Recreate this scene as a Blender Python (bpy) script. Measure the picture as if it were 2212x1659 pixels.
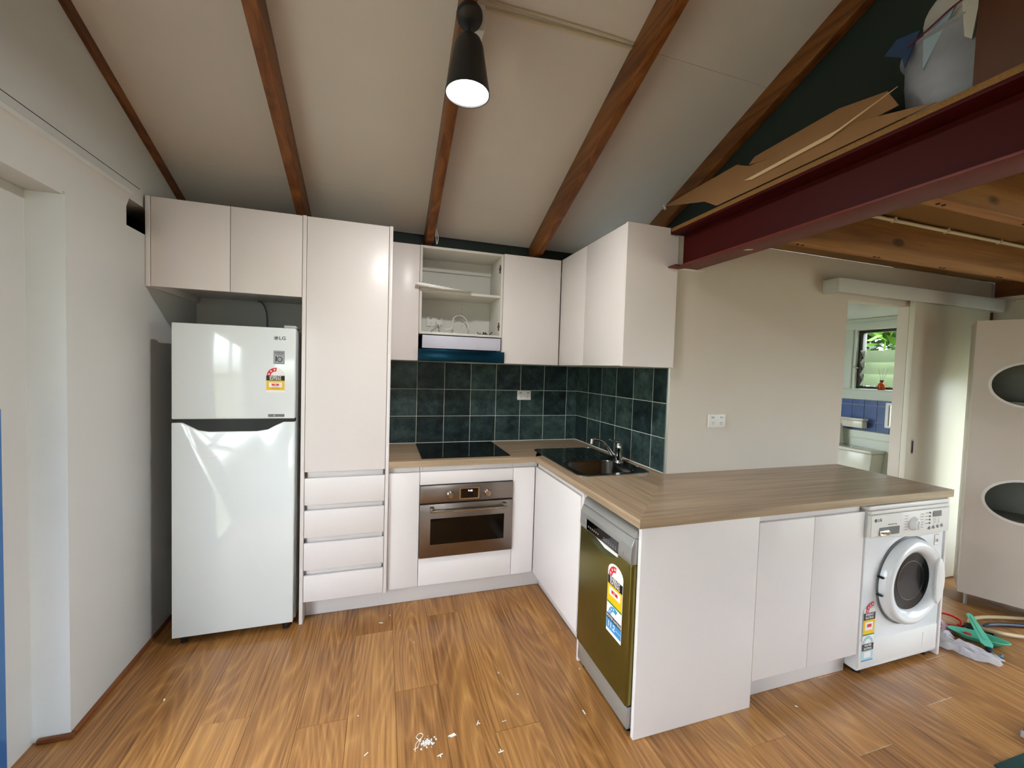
import bpy, bmesh, math, random
from mathutils import Vector, Matrix, Euler
random.seed(7)
D = bpy.data
SC = bpy.context.scene
for o in list(D.objects):
    D.objects.remove(o)
COL = SC.collection

# ---------------------------------------------------------------- camera
cam_d = D.cameras.new('camera')
cam = D.objects.new('camera', cam_d)
COL.objects.link(cam)
cam_d.sensor_width = 36.0
cam_d.lens = 883.44 * 36.0 / 2212.0
cam_d.clip_start = 0.05
Rv = Vector((0.95347074, -0.29991321, 0.0307508))
Uv = Vector((-0.01772026, 0.04607187, 0.99878094))
Fv = Vector((0.30096435, 0.95285332, -0.03861364))
M = Matrix(((Rv.x, Uv.x, -Fv.x, -1.56426), (Rv.y, Uv.y, -Fv.y, -3.11351), (Rv.z, Uv.z, -Fv.z, 1.49413), (0, 0, 0, 1)))
cam.matrix_world = M
SC.camera = cam

# ---------------------------------------------------------------- world, lights, exposure
W = D.worlds.new('world')
SC.world = W
W.use_nodes = True
nt = W.node_tree
nt.nodes.clear()
out = nt.nodes.new('ShaderNodeOutputWorld')
bg = nt.nodes.new('ShaderNodeBackground')
tc = nt.nodes.new('ShaderNodeTexCoord')
sp = nt.nodes.new('ShaderNodeSeparateXYZ')
rmp = nt.nodes.new('ShaderNodeValToRGB')
nt.links.new(tc.outputs['Generated'], sp.inputs[0])
mr = nt.nodes.new('ShaderNodeMapRange')
mr.inputs[1].default_value = -1
mr.inputs[2].default_value = 1
nt.links.new(sp.outputs['Z'], mr.inputs[0])
nt.links.new(mr.outputs[0], rmp.inputs[0])
rmp.color_ramp.elements[0].position = 0.48
rmp.color_ramp.elements[0].color = (0.17, 0.18, 0.12, 1)
rmp.color_ramp.elements[1].position = 0.58
rmp.color_ramp.elements[1].color = (0.83, 0.92, 1.0, 1)
nt.links.new(rmp.outputs[0], bg.inputs[0])
bg.inputs[1].default_value = 13.0
nt.links.new(bg.outputs[0], out.inputs[0])


def light(name, kind, loc, energy, color=(1, 1, 1), **kw):
    l = D.lights.new(name, kind)
    l.energy = energy
    l.color = color
    o = D.objects.new(name, l)
    COL.objects.link(o)
    o.location = loc
    rot = kw.pop('rot', None)
    if rot:
        o.rotation_euler = rot
    portal = kw.pop('portal', False)
    for k, v in kw.items():
        setattr(l, k, v)
    if portal:
        l.cycles.is_portal = True
    return o


# daylight portals standing in the window openings
light('portal_left', 'AREA', (-2.95, -2.265, 1.03), 1, shape='RECTANGLE', size=1.9, size_y=1.37, rot=Euler((0, math.radians(-90), 0)), portal=True)
light('portal_rear', 'AREA', (-1.8, -6.68, 1.45), 1, shape='RECTANGLE', size=1.2, size_y=1.1, rot=Euler((math.radians(90), 0, 0)), portal=True)
light('portal_right', 'AREA', (3.14, -3.85, 1.15), 1, shape='RECTANGLE', size=1.7, size_y=2.7, rot=Euler((0, math.radians(90), 0)), portal=True)
light('portal_bathroom', 'AREA', (2.93, -0.7, 1.68), 1, shape='RECTANGLE', size=.6, size_y=.8, rot=Euler((0, math.radians(90), 0)), portal=True)
light('portal_side', 'AREA', (3.13, -1.715, .95), 1, shape='RECTANGLE', size=1.3, size_y=.66, rot=Euler((0, math.radians(90), 0)), portal=True)
# the globe in the pendant shade
light('pendant_globe_light', 'AREA', (-1.276, -1.525, 2.528), 18.5, color=(1.0, 0.98, 0.97), shape='DISK', size=0.14)

vs = SC.view_settings
SC.display_settings.display_device = 'sRGB'
vs.view_transform = 'Standard'
vs.look = 'None'
vs.exposure = 0.0
vs.gamma = 1.0
vs.use_curve_mapping = False


# ---------------------------------------------------------------- materials
def lin(c):
    if isinstance(c, str):
        c = tuple(int(c[i:i + 2], 16) / 255 for i in (0, 2, 4))
    return tuple((v / 12.92 if v <= .04045 else ((v + .055) / 1.055) ** 2.4) for v in c) + (1,)


MATS = {}


def nodes(name):
    m = D.materials.new(name)
    m.use_nodes = True
    t = m.node_tree
    return m, t, t.nodes['Principled BSDF']


def N(t, typ, **kw):
    n = t.nodes.new(typ)
    for k, v in kw.items():
        if k.startswith('i_'):
            n.inputs[int(k[2:])].default_value = v
        else:
            setattr(n, k, v)
    return n


def pm(name, col, rough=.5, metal=0, var=.03, scale=14, bump=0, bscale=300, coat=0, trans=0, spec=.5, stretch=(1, 1, 1), alpha=1, ior=1.45):
    """plain procedural material: colour broken up by soft noise, fine bump"""
    m, t, b = nodes(name)
    c = lin(col)
    tcn = N(t, 'ShaderNodeTexCoord')
    mp = N(t, 'ShaderNodeMapping')
    mp.inputs['Scale'].default_value = stretch
    t.links.new(tcn.outputs['Object'], mp.inputs[0])
    no = N(t, 'ShaderNodeTexNoise')
    no.inputs['Scale'].default_value = scale
    no.inputs['Detail'].default_value = 4
    t.links.new(mp.outputs[0], no.inputs[0])
    mx = N(t, 'ShaderNodeMix', data_type='RGBA')
    mx.inputs[6].default_value = tuple(max(0, v * (1 - var)) for v in c[:3]) + (1,)
    mx.inputs[7].default_value = tuple(min(1, v * (1 + var)) for v in c[:3]) + (1,)
    t.links.new(no.outputs[0], mx.inputs[0])
    t.links.new(mx.outputs[2], b.inputs['Base Color'])
    b.inputs['Roughness'].default_value = rough
    b.inputs['Metallic'].default_value = metal
    b.inputs['Coat Weight'].default_value = coat
    b.inputs['Transmission Weight'].default_value = trans
    b.inputs['Specular IOR Level'].default_value = spec
    b.inputs['IOR'].default_value = ior
    b.inputs['Alpha'].default_value = alpha
    if bump:
        n2 = N(t, 'ShaderNodeTexNoise')
        n2.inputs['Scale'].default_value = bscale
        n2.inputs['Detail'].default_value = 3
        t.links.new(mp.outputs[0], n2.inputs[0])
        bp = N(t, 'ShaderNodeBump')
        bp.inputs['Strength'].default_value = bump
        bp.inputs['Distance'].default_value = .002
        t.links.new(n2.outputs[0], bp.inputs['Height'])
        t.links.new(bp.outputs[0], b.inputs['Normal'])
    return m


def emit(name, col, s):
    m, t, b = nodes(name)
    b.inputs['Base Color'].default_value = (0.02, 0.02, 0.02, 1)
    b.inputs['Emission Color'].default_value = lin(col)
    b.inputs['Emission Strength'].default_value = s
    return m


def wood(name, cols, along='y', rings=11, ringscale=1.0, rough=.4, tone=.25, fibre=.5, cross=6, length=.55, bump=.05, coat=0, knots=0, power=1, streak=.55, lw=.62):
    """long grain timber: contour lines of stretched noise give cathedral figure"""
    m, t, b = nodes(name)
    tcn = N(t, 'ShaderNodeTexCoord')
    oi = N(t, 'ShaderNodeObjectInfo')
    mul = N(t, 'ShaderNodeVectorMath', operation='SCALE')
    mul.inputs[0].default_value = (37.0, 53.0, 71.0)
    t.links.new(oi.outputs['Random'], mul.inputs['Scale'])
    add = N(t, 'ShaderNodeVectorMath', operation='ADD')
    t.links.new(tcn.outputs['Object'], add.inputs[0])
    t.links.new(mul.outputs[0], add.inputs[1])
    mp = N(t, 'ShaderNodeMapping')
    L = length
    sc = {'y': (cross, L, cross), 'x': (L, cross, cross), 'z': (cross, cross, L)}[along]
    mp.inputs['Scale'].default_value = sc
    t.links.new(add.outputs[0], mp.inputs[0])
    n1 = N(t, 'ShaderNodeTexNoise')
    n1.inputs['Scale'].default_value = ringscale
    n1.inputs['Detail'].default_value = 1.5
    n1.inputs['Roughness'].default_value = .35
    n1.inputs['Distortion'].default_value = .3
    t.links.new(mp.outputs[0], n1.inputs[0])
    mr1 = N(t, 'ShaderNodeMath', operation='MULTIPLY')
    mr1.inputs[1].default_value = rings
    t.links.new(n1.outputs[0], mr1.inputs[0])
    pp = N(t, 'ShaderNodeMath', operation='PINGPONG')
    pp.inputs[1].default_value = .5
    t.links.new(mr1.outputs[0], pp.inputs[0])
    # fine fibre
    mp2 = N(t, 'ShaderNodeMapping')
    s2 = {'y': (95, 3.0, 95), 'x': (3.0, 95, 95), 'z': (95, 95, 3.0)}[along]
    mp2.inputs['Scale'].default_value = s2
    t.links.new(add.outputs[0], mp2.inputs[0])
    n2 = N(t, 'ShaderNodeTexNoise')
    n2.inputs['Scale'].default_value = 1.0
    n2.inputs['Detail'].default_value = 5
    n2.inputs['Roughness'].default_value = .65
    t.links.new(mp2.outputs[0], n2.inputs[0])
    # broad streaks
    mp3 = N(t, 'ShaderNodeMapping')
    s3 = {'y': (16, .7, 16), 'x': (.7, 16, 16), 'z': (16, 16, .7)}[along]
    mp3.inputs['Scale'].default_value = s3
    t.links.new(add.outputs[0], mp3.inputs[0])
    n3 = N(t, 'ShaderNodeTexNoise')
    n3.inputs['Scale'].default_value = 1.0
    n3.inputs['Detail'].default_value = 3
    t.links.new(mp3.outputs[0], n3.inputs[0])
    a1 = N(t, 'ShaderNodeMath', operation='MULTIPLY')
    a1.inputs[1].default_value = lw
    if power != 1:
        dbl = N(t, 'ShaderNodeMath', operation='MULTIPLY')
        dbl.inputs[1].default_value = 2.0
        t.links.new(pp.outputs[0], dbl.inputs[0])
        pw_ = N(t, 'ShaderNodeMath', operation='POWER')
        pw_.inputs[1].default_value = power
        t.links.new(dbl.outputs[0], pw_.inputs[0])
        hf = N(t, 'ShaderNodeMath', operation='MULTIPLY')
        hf.inputs[1].default_value = .5
        t.links.new(pw_.outputs[0], hf.inputs[0])
        t.links.new(hf.outputs[0], a1.inputs[0])
    else:
        t.links.new(pp.outputs[0], a1.inputs[0])
    a2 = N(t, 'ShaderNodeMath', operation='MULTIPLY_ADD')
    a2.inputs[1].default_value = fibre
    t.links.new(n2.outputs[0], a2.inputs[0])
    t.links.new(a1.outputs[0], a2.inputs[2])
    a3 = N(t, 'ShaderNodeMath', operation='MULTIPLY_ADD')
    a3.inputs[1].default_value = streak
    t.links.new(n3.outputs[0], a3.inputs[0])
    t.links.new(a2.outputs[0], a3.inputs[2])
    a4 = N(t, 'ShaderNodeMath', operation='MULTIPLY_ADD')
    a4.inputs[1].default_value = tone
    t.links.new(oi.outputs['Random'], a4.inputs[0])
    t.links.new(a3.outputs[0], a4.inputs[2])
    mrn = N(t, 'ShaderNodeMapRange')
    mrn.inputs[1].default_value = .25 + fibre * .25
    mrn.inputs[2].default_value = .62 + fibre * .65 + tone
    t.links.new(a4.outputs[0], mrn.inputs[0])
    r = N(t, 'ShaderNodeValToRGB')
    el = r.color_ramp.elements
    el[0].position = 0
    el[0].color = lin(cols[0])
    el[1].position = 1
    el[1].color = lin(cols[-1])
    for i, c in enumerate(cols[1:-1]):
        e = el.new((i + 1) / (len(cols) - 1))
        e.color = lin(c)
    t.links.new(mrn.outputs[0], r.inputs[0])
    last = r.outputs[0]
    if knots:
        mp4 = N(t, 'ShaderNodeMapping')
        s4 = {'y': (9, 4, 9), 'x': (4, 9, 9), 'z': (9, 9, 4)}[along]
        mp4.inputs['Scale'].default_value = s4
        t.links.new(add.outputs[0], mp4.inputs[0])
        vo = N(t, 'ShaderNodeTexVoronoi')
        vo.inputs['Scale'].default_value = .8
        t.links.new(mp4.outputs[0], vo.inputs[0])
        kr = N(t, 'ShaderNodeMapRange')
        kr.inputs[1].default_value = .10
        kr.inputs[2].default_value = .17
        kr.inputs[3].default_value = knots
        kr.inputs[4].default_value = 0
        t.links.new(vo.outputs['Distance'], kr.inputs[0])
        mk = N(t, 'ShaderNodeMix', data_type='RGBA')
        mk.inputs[7].default_value = lin('3a1c0c')
        t.links.new(kr.outputs[0], mk.inputs[0])
        t.links.new(last, mk.inputs[6])
        last = mk.outputs[2]
    t.links.new(last, b.inputs['Base Color'])
    b.inputs['Roughness'].default_value = rough
    b.inputs['Coat Weight'].default_value = coat
    bp = N(t, 'ShaderNodeBump')
    bp.inputs['Strength'].default_value = bump
    bp.inputs['Distance'].default_value = .002
    t.links.new(n2.outputs[0], bp.inputs['Height'])
    t.links.new(bp.outputs[0], b.inputs['Normal'])
    return m


def stone_tile(name, c0, c1, c2, rough=.25):
    m, t, b = nodes(name)
    tcn = N(t, 'ShaderNodeTexCoord')
    oi = N(t, 'ShaderNodeObjectInfo')
    mul = N(t, 'ShaderNodeVectorMath', operation='SCALE')
    mul.inputs[0].default_value = (17.0, 23.0, 31.0)
    t.links.new(oi.outputs['Random'], mul.inputs['Scale'])
    add = N(t, 'ShaderNodeVectorMath', operation='ADD')
    t.links.new(tcn.outputs['Object'], add.inputs[0])
    t.links.new(mul.outputs[0], add.inputs[1])
    n1 = N(t, 'ShaderNodeTexNoise')
    n1.inputs['Scale'].default_value = 13
    n1.inputs['Detail'].default_value = 10
    n1.inputs['Roughness'].default_value = .72
    n1.inputs['Distortion'].default_value = .15
    t.links.new(add.outputs[0], n1.inputs[0])
    a = N(t, 'ShaderNodeMath', operation='MULTIPLY_ADD')
    a.inputs[1].default_value = .24
    t.links.new(oi.outputs['Random'], a.inputs[0])
    t.links.new(n1.outputs[0], a.inputs[2])
    r = N(t, 'ShaderNodeValToRGB')
    el = r.color_ramp.elements
    el[0].position = .38
    el[0].color = lin(c0)
    el[1].position = .82
    el[1].color = lin(c2)
    e = el.new(.58)
    e.color = lin(c1)
    t.links.new(a.outputs[0], r.inputs[0])
    t.links.new(r.outputs[0], b.inputs['Base Color'])
    b.inputs['Roughness'].default_value = rough
    b.inputs['Specular IOR Level'].default_value = .3
    return m


m_cab = pm('cabinet_white', 'e6e0de', .32, var=.012, scale=40, bump=.03, bscale=500)
m_cab_in = pm('cabinet_inside', 'd9d7d0', .5, var=.01)
m_kick = pm('kick_white', 'd8d2cf', .35, var=.02)
m_wall = pm('wall_paint_white', 'cccdcb', .6, var=.02, scale=5, bump=.08, bscale=220)
m_wall2 = pm('wall_paint_cream', 'd8cfc3', .55, var=.02, scale=4, bump=.06, bscale=220)
m_reveal = pm('reveal_paint', 'eaf1f3', .5, var=.03, scale=6, bump=.25, bscale=40)
m_ceil = pm('ceiling_board', 'd6d0ca', .7, var=.03, scale=4, bump=.05, bscale=260)
m_green = pm('dark_green_paint', '23302c', .6, var=.1, scale=6)
m_dark = pm('dark_cavity', '14120f', .8, var=.2)
m_blue = pm('blue_paint', '2f6fb4', .4, var=.06)
m_raft = wood('rafter_timber', ['3a1c08', '613311', '7d481a', '8e5824'], 'y', rings=5, rough=.45, tone=.15, cross=9, length=.4)
m_joist = wood('pine_joist', ['633a14', '895825', 'a07035', 'b08244'], 'x', rings=4, rough=.6, tone=.2, cross=7, length=.4, knots=.85)
m_floor = wood('laminate_floor', ['5f3d1c', '8f6133', 'ad7c45', 'c19154', 'd0a668'], 'y', rings=30, ringscale=.8, rough=.34, tone=.2, fibre=.95, cross=5.0, length=.55, power=2.5, streak=.42, lw=.38, bump=.03, coat=.15)
m_edge = wood('skirt_timber', ['5a2c12', '7d4722', '905a30'], 'y', rings=4, rough=.5)
m_bx = wood('worktop_oak_x', ['85705a', '9c866c', 'af987b', 'bca68a'], 'x', rings=7, rough=.35, tone=.05, fibre=.8, cross=9, length=.5, bump=.08)
m_by = wood('worktop_oak_y', ['85705a', '9c866c', 'af987b', 'bca68a'], 'y', rings=7, rough=.35, tone=.05, fibre=.8, cross=9, length=.5, bump=.08)
m_tile = stone_tile('green_tile', '0e1716', '233435', '465a55', .32)
m_grout = pm('grout', 'c6cabd', .8, var=.05)
m_bluetile = pm('blue_tile', '4c639a', .15, var=.2, scale=9)
m_white = pm('gloss_white', 'e9ecee', .18, var=.008, coat=.3)
m_fridge = pm('fridge_white', 'e8eff0', .12, var=.008, coat=.6)
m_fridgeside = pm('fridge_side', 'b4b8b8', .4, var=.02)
m_plast = pm('white_plastic', 'e8e6e2', .35, var=.01)
m_plastg = pm('grey_plastic', '6d6f72', .4, var=.04)
m_silver = pm('silver_plastic', 'a9aaa6', .32, .6, var=.03)
m_black = pm('black_gloss', '060607', .06, var=.1, coat=.5)
m_blackm = pm('black_matte', '17181a', .45, var=.1)
m_steel = pm('brushed_steel', '8a8078', .3, 1, var=.06, scale=3, stretch=(1, 60, 60), bump=.02, bscale=60)
m_steelsink = pm('sink_steel', '6f6f6c', .2, 1, var=.08, scale=4)
m_chrome = pm('chrome', 'd8d8d8', .08, 1, var=.01)
m_olive = pm('steel_olive_reflection', '7a7238', .27, .85, var=.05, scale=3, stretch=(1, 40, 1))  # olive reflection of the surroundings painted into the steel colour
m_hood = pm('filmed_steel_blue', '123c52', .25, .85, var=.05, scale=3)
m_lilac = pm('hood_front_lilac', 'c9c9d8', .4, var=.02)
m_glassdark = pm('oven_glass', '080706', .08, var=.1, spec=.4)
m_port = pm('porthole_glass', '070708', .12, var=.1, spec=.18)
m_red = pm('sticker_red', 'd5232b', .4)
m_yel = pm('sticker_yellow', 'f0c316', .4)
m_grn = pm('sticker_green', '2f8a3c', .4)
m_sblue = pm('sticker_blue', '3f93cf', .4)
m_swhite = pm('sticker_white', 'f4f1ee', .4)
m_sblack = pm('sticker_black', '0d0b0b', .4)
m_sgrey = pm('sticker_grey', 'a7a9ac', .35, .2)
m_ink = pm('ink_grey', '5c5d60', .5)
m_beam = pm('red_oxide_steel', '3e0705', .6, var=.16, scale=7, bump=.1, bscale=40, spec=.2)
m_chip = pm('chipboard', '85602f', .75, var=.35, scale=160, bump=.3, bscale=200)
m_card = pm('cardboard', '8c6640', .8, var=.12, scale=9)
m_pipe = pm('cream_conduit', 'c9bda0', .5, var=.04)
m_bulb = emit('globe_glow', 'fffdf6', 14)
m_shade = pm('shade_black', '222427', .42, var=.08)
m_teal = pm('teal_plastic', '63c9ab', .35, var=.04, alpha=1)
m_paper = pm('white_paper', 'f6f4f8', .6, var=.03)
m_rug = pm('dark_green_felt', '0f3b36', .9, var=.2, scale=90, bump=.6, bscale=200)
m_hosew = pm('beige_hose', 'c8b48c', .45, var=.03)
m_hoseb = pm('navy_hose', '26344c', .4, var=.05)
m_amber = pm('amber_glass', 'd2571c', .08, var=.05, trans=.6)
m_bag = pm('bag_cloth', 'c8c6c0', .6, var=.18, scale=9)
m_bagb = pm('bag_blue', '2a4268', .5, var=.15, scale=9)
m_leaf = pm('leaf_green', '55801f', .5, var=.5, scale=3)
m_window = pm('window_glass', 'ffffff', .0, trans=1, var=0, ior=1.02)
m_frost = pm('frosted_glass', 'dfe8d4', .5, trans=.6, var=.02, ior=1.1)
m_bronze = pm('bronze_frame', '2a2019', .4, var=.1)
m_twig = pm('hinge_brown', '5a3f2c', .6, var=.3, scale=80)
m_ovalin = pm('locker_inside', '8f9488', .6, var=.1)
m_porc = pm('porcelain', 'd9d8c8', .12, var=.01)
m_out = pm('outer_wall', 'b8b2a8', .8)


# ---------------------------------------------------------------- geometry helpers
class G:
    def __init__(s):
        s.bm = bmesh.new()

    def box(s, x0, x1, y0, y1, z0, z1, b=0, seg=2):
        t = bmesh.new()
        bmesh.ops.create_cube(t, size=1)
        for v in t.verts:
            v.co = Vector(((x0 + x1) / 2 + v.co.x * (x1 - x0), (y0 + y1) / 2 + v.co.y * (y1 - y0), (z0 + z1) / 2 + v.co.z * (z1 - z0)))
        if b:
            bmesh.ops.bevel(t, geom=t.edges[:], offset=b, segments=seg, profile=.5, affect='EDGES')
        s.merge(t)
        return s

    def merge(s, t, mat=None):
        if mat is not None:
            bmesh.ops.transform(t, matrix=mat, verts=t.verts)
        me = D.meshes.new('tmp')
        t.to_mesh(me)
        t.free()
        s.bm.from_mesh(me)
        D.meshes.remove(me)

    def prism(s, poly, fr, w0, w1, b=0):
        """poly: list of (u,v); fr: function (u,v,w)->Vector ; extruded w0..w1"""
        t = bmesh.new()
        a = [t.verts.new(fr(u, v, w0)) for u, v in poly]
        c = [t.verts.new(fr(u, v, w1)) for u, v in poly]
        n = len(poly)
        t.faces.new(a)
        t.faces.new(c[::-1])
        for i in range(n):
            t.faces.new((a[i], c[i], c[(i + 1) % n], a[(i + 1) % n]))
        bmesh.ops.recalc_face_normals(t, faces=t.faces[:])
        if b:
            bmesh.ops.bevel(t, geom=t.edges[:], offset=b, segments=2, profile=.5, affect='EDGES')
        s.merge(t)
        return s

    def holed(s, outer, holes, fr, w0, w1):
        """flat plate with holes"""
        t = bmesh.new()
        def lay(w):
            loops = []
            es = []
            for poly in [outer] + holes:
                vs_ = [t.verts.new(fr(u, v, w)) for u, v in poly]
                loops.append(vs_)
                for i in range(len(vs_)):
                    es.append(t.edges.new((vs_[i], vs_[(i + 1) % len(vs_)])))
            bmesh.ops.triangle_fill(t, edges=es, use_beauty=True)
            return loops
        A = lay(w0)
        B = lay(w1)
        for la, lb in zip(A, B):
            n = len(la)
            for i in range(n):
                t.faces.new((la[i], lb[i], lb[(i + 1) % n], la[(i + 1) % n]))
        bmesh.ops.recalc_face_normals(t, faces=t.faces[:])
        s.merge(t)
        return s

    def cyl(s, p0, p1, r, seg=16, r2=None, cap=True):
        p0, p1 = Vector(p0), Vector(p1)
        d = p1 - p0
        t = bmesh.new()
        bmesh.ops.create_cone(t, cap_ends=cap, segments=seg, radius1=r, radius2=r if r2 is None else r2, depth=d.length)
        q = d.to_track_quat('Z', 'Y').to_matrix().to_4x4()
        s.merge(t, Matrix.Translation((p0 + p1) / 2) @ q)
        return s

    def lathe(s, prof, c, axis='z', seg=32):
        t = bmesh.new()
        rings = []
        ax = {'z': lambda r, h, a: (r * math.cos(a), r * math.sin(a), h),
              'y': lambda r, h, a: (r * math.cos(a), h, r * math.sin(a)),
              'x': lambda r, h, a: (h, r * math.cos(a), r * math.sin(a))}[axis]
        for r, h in prof:
            if r < 1e-6:
                rings.append([t.verts.new(Vector(c) + Vector(ax(0, h, 0)))])
            else:
                rings.append([t.verts.new(Vector(c) + Vector(ax(r, h, 2 * math.pi * i / seg))) for i in range(seg)])
        for A, B in zip(rings, rings[1:]):
            for i in range(seg):
                j = (i + 1) % seg
                if len(A) == 1 and len(B) == 1:
                    continue
                if len(A) == 1:
                    t.faces.new((A[0], B[i], B[j]))
                elif len(B) == 1:
                    t.faces.new((A[i], B[0], A[j]))
                else:
                    t.faces.new((A[i], B[i], B[j], A[j]))
        bmesh.ops.recalc_face_normals(t, faces=t.faces[:])
        s.merge(t)
        return s

    def tube(s, pts, r, seg=8, smooth=True, closed=False):
        pts = [Vector(p) for p in pts]
        if smooth and len(pts) > 2:
            P = []
            n = len(pts)
            for i in range(n - 1):
                p0, p1, p2, p3 = pts[max(i - 1, 0)], pts[i], pts[i + 1], pts[min(i + 2, n - 1)]
                for k in range(6):
                    u = k / 6
                    P.append(.5 * ((2 * p1) + (-p0 + p2) * u + (2 * p0 - 5 * p1 + 4 * p2 - p3) * u * u + (-p0 + 3 * p1 - 3 * p2 + p3) * u ** 3))
            P.append(pts[-1])
            pts = P
        t = bmesh.new()
        rings = []
        nrm = None
        for i, p in enumerate(pts):
            d = (pts[min(i + 1, len(pts) - 1)] - pts[max(i - 1, 0)]).normalized()
            if nrm is None:
                nrm = d.orthogonal().normalized()
            else:
                nrm = (nrm - d * nrm.dot(d)).normalized()
            bn = d.cross(nrm)
            rr = r[i * (len(r) - 1) // max(1, len(pts) - 1)] if isinstance(r, (list, tuple)) else r
            rings.append([t.verts.new(p + rr * (math.cos(a) * nrm + math.sin(a) * bn)) for a in [2 * math.pi * k / seg for k in range(seg)]])
        for A, B in zip(rings, rings[1:]):
            for i in range(seg):
                t.faces.new((A[i], A[(i + 1) % seg], B[(i + 1) % seg], B[i]))
        t.faces.new(rings[0][::-1])
        t.faces.new(rings[-1])
        bmesh.ops.recalc_face_normals(t, faces=t.faces[:])
        s.merge(t)
        return s

    def sphere(s, c, r, sx=1, sy=1, sz=1, sub=2):
        t = bmesh.new()
        bmesh.ops.create_icosphere(t, subdivisions=sub, radius=r)
        s.merge(t, Matrix.Translation(c) @ Matrix.Diagonal((sx, sy, sz, 1)))
        return s


def rootloc(p):
    while p.parent:
        p = p.parent
    return p.location.copy()


def smooth(me, ang=50):
    for p in me.polygons:
        p.use_smooth = True
    try:
        me.set_sharp_from_angle(angle=math.radians(ang))
    except Exception:
        pass


def obj(name, g, mat, parent=None, label=None, cat=None, group=None, kind=None, sm=True):
    me = D.meshes.new(name)
    if parent is not None:
        off = rootloc(parent)
    else:
        xs = [v.co for v in g.bm.verts]
        off = Vector(((min(v.x for v in xs) + max(v.x for v in xs)) / 2, (min(v.y for v in xs) + max(v.y for v in xs)) / 2, min(v.z for v in xs)))
    bmesh.ops.translate(g.bm, vec=-off, verts=g.bm.verts)
    g.bm.to_mesh(me)
    g.bm.free()
    me.materials.append(mat)
    if sm:
        smooth(me)
    o = D.objects.new(name, me)
    COL.objects.link(o)
    if parent is not None:
        o.parent = parent
    else:
        o.location = off
    tag(o, label, cat, group, kind)
    return o


def tag(o, label=None, cat=None, group=None, kind=None):
    if label:
        o['label'] = label
    if cat:
        o['category'] = cat
    if group:
        o['group'] = group
    if kind:
        o['kind'] = kind


def thing(name, label, cat, loc, group=None):
    o = D.objects.new(name, None)
    o.empty_display_size = .1
    COL.objects.link(o)
    o.location = loc
    tag(o, label, cat, group)
    return o


def piece(name, me, loc, parent, rot=None):
    o = D.objects.new(name, me)
    COL.objects.link(o)
    o.parent = parent
    o.location = Vector(loc) - rootloc(parent)
    if rot:
        o.rotation_euler = rot
    return o


def boxmesh(name, sx, sy, sz, mat, b=0, seg=1):
    g = G().box(-sx / 2, sx / 2, -sy / 2, sy / 2, -sz / 2, sz / 2, b, seg)
    me = D.meshes.new(name)
    g.bm.to_mesh(me)
    g.bm.free()
    me.materials.append(mat)
    return me


XY = lambda u, v, w: Vector((u, v, w))
XZ = lambda u, v, w: Vector((u, w, v))
YZ = lambda u, v, w: Vector((w, u, v))


def rrect(u0, u1, v0, v1, r, n=6):
    P = []
    for cx, cy, a0 in ((u1 - r, v1 - r, 0), (u0 + r, v1 - r, 90), (u0 + r, v0 + r, 180), (u1 - r, v0 + r, 270)):
        for k in range(n + 1):
            a = math.radians(a0 + 90 * k / n)
            P.append((cx + r * math.cos(a), cy + r * math.sin(a)))
    return P


def text(name, s, parent, o, u, v, size, mat, depth=.0004, align='CENTER', squash=1.0, bold=0):
    """flat lettering lying in the plane o + u*x + v*y (world vectors)"""
    c = D.curves.new('lettering', 'FONT')
    c.body = s
    c.size = size
    c.align_x = align
    c.align_y = 'CENTER'
    c.extrude = depth
    c.offset = bold
    c.resolution_u = 2
    t = D.objects.new('lettering', c)
    COL.objects.link(t)
    bpy.context.view_layer.update()
    me = D.meshes.new_from_object(t.evaluated_get(bpy.context.evaluated_depsgraph_get()))
    D.objects.remove(t)
    u, v = Vector(u).normalized() * squash, Vector(v).normalized()
    n = u.cross(v).normalized()
    Mx = Matrix((( u.x, v.x, n.x, o[0]), (u.y, v.y, n.y, o[1]), (u.z, v.z, n.z, o[2]), (0, 0, 0, 1)))
    me.transform(Mx)
    me.transform(Matrix.Translation(-rootloc(parent)))
    me.materials.clear()
    me.materials.append(mat)
    ob = D.objects.new(name, me)
    COL.objects.link(ob)
    ob.parent = parent
    return ob


class Face:
    """a flat sticker plane: o origin, u right, v up, n out"""
    def __init__(s, o, u, v):
        s.o, s.u, s.v = Vector(o), Vector(u), Vector(v)
        s.n = s.u.cross(s.v)

    def __call__(s, a, b, w):
        return s.o + s.u * a + s.v * b + s.n * w

    def plate(s, name, poly, m, parent, lvl=1, label=None):
        return obj(name, G().prism(poly, s, (lvl - 1) * .0006 + .0001, lvl * .0006), m, parent, label, sm=False)

    def rect(s, name, a0, a1, b0, b1, m, parent, lvl=1, label=None):
        return s.plate(name, [(a0, b0), (a1, b0), (a1, b1), (a0, b1)], m, parent, lvl, label)

    def txt(s, name, st, a, b, size, m, parent, lvl=2, squash=1, bold=0, align='CENTER'):
        return text(name, st, parent, s(a, b, lvl * .0006), s.u, s.v, size, m, .0002, align, squash, bold)


def arc(cx, cy, r0, r1, a0, a1, n=14):
    P = [(cx + r1 * math.cos(math.radians(a0 + (a1 - a0) * k / n)), cy + r1 * math.sin(math.radians(a0 + (a1 - a0) * k / n))) for k in range(n + 1)]
    P += [(cx + r0 * math.cos(math.radians(a1 + (a0 - a1) * k / n)), cy + r0 * math.sin(math.radians(a1 + (a0 - a1) * k / n))) for k in range(n + 1)]
    return P


def star(cx, cy, r):
    return [(cx + (r if k % 2 == 0 else r * .42) * math.sin(k * math.pi / 5), cy + (r if k % 2 == 0 else r * .42) * math.cos(k * math.pi / 5)) for k in range(10)]


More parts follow.
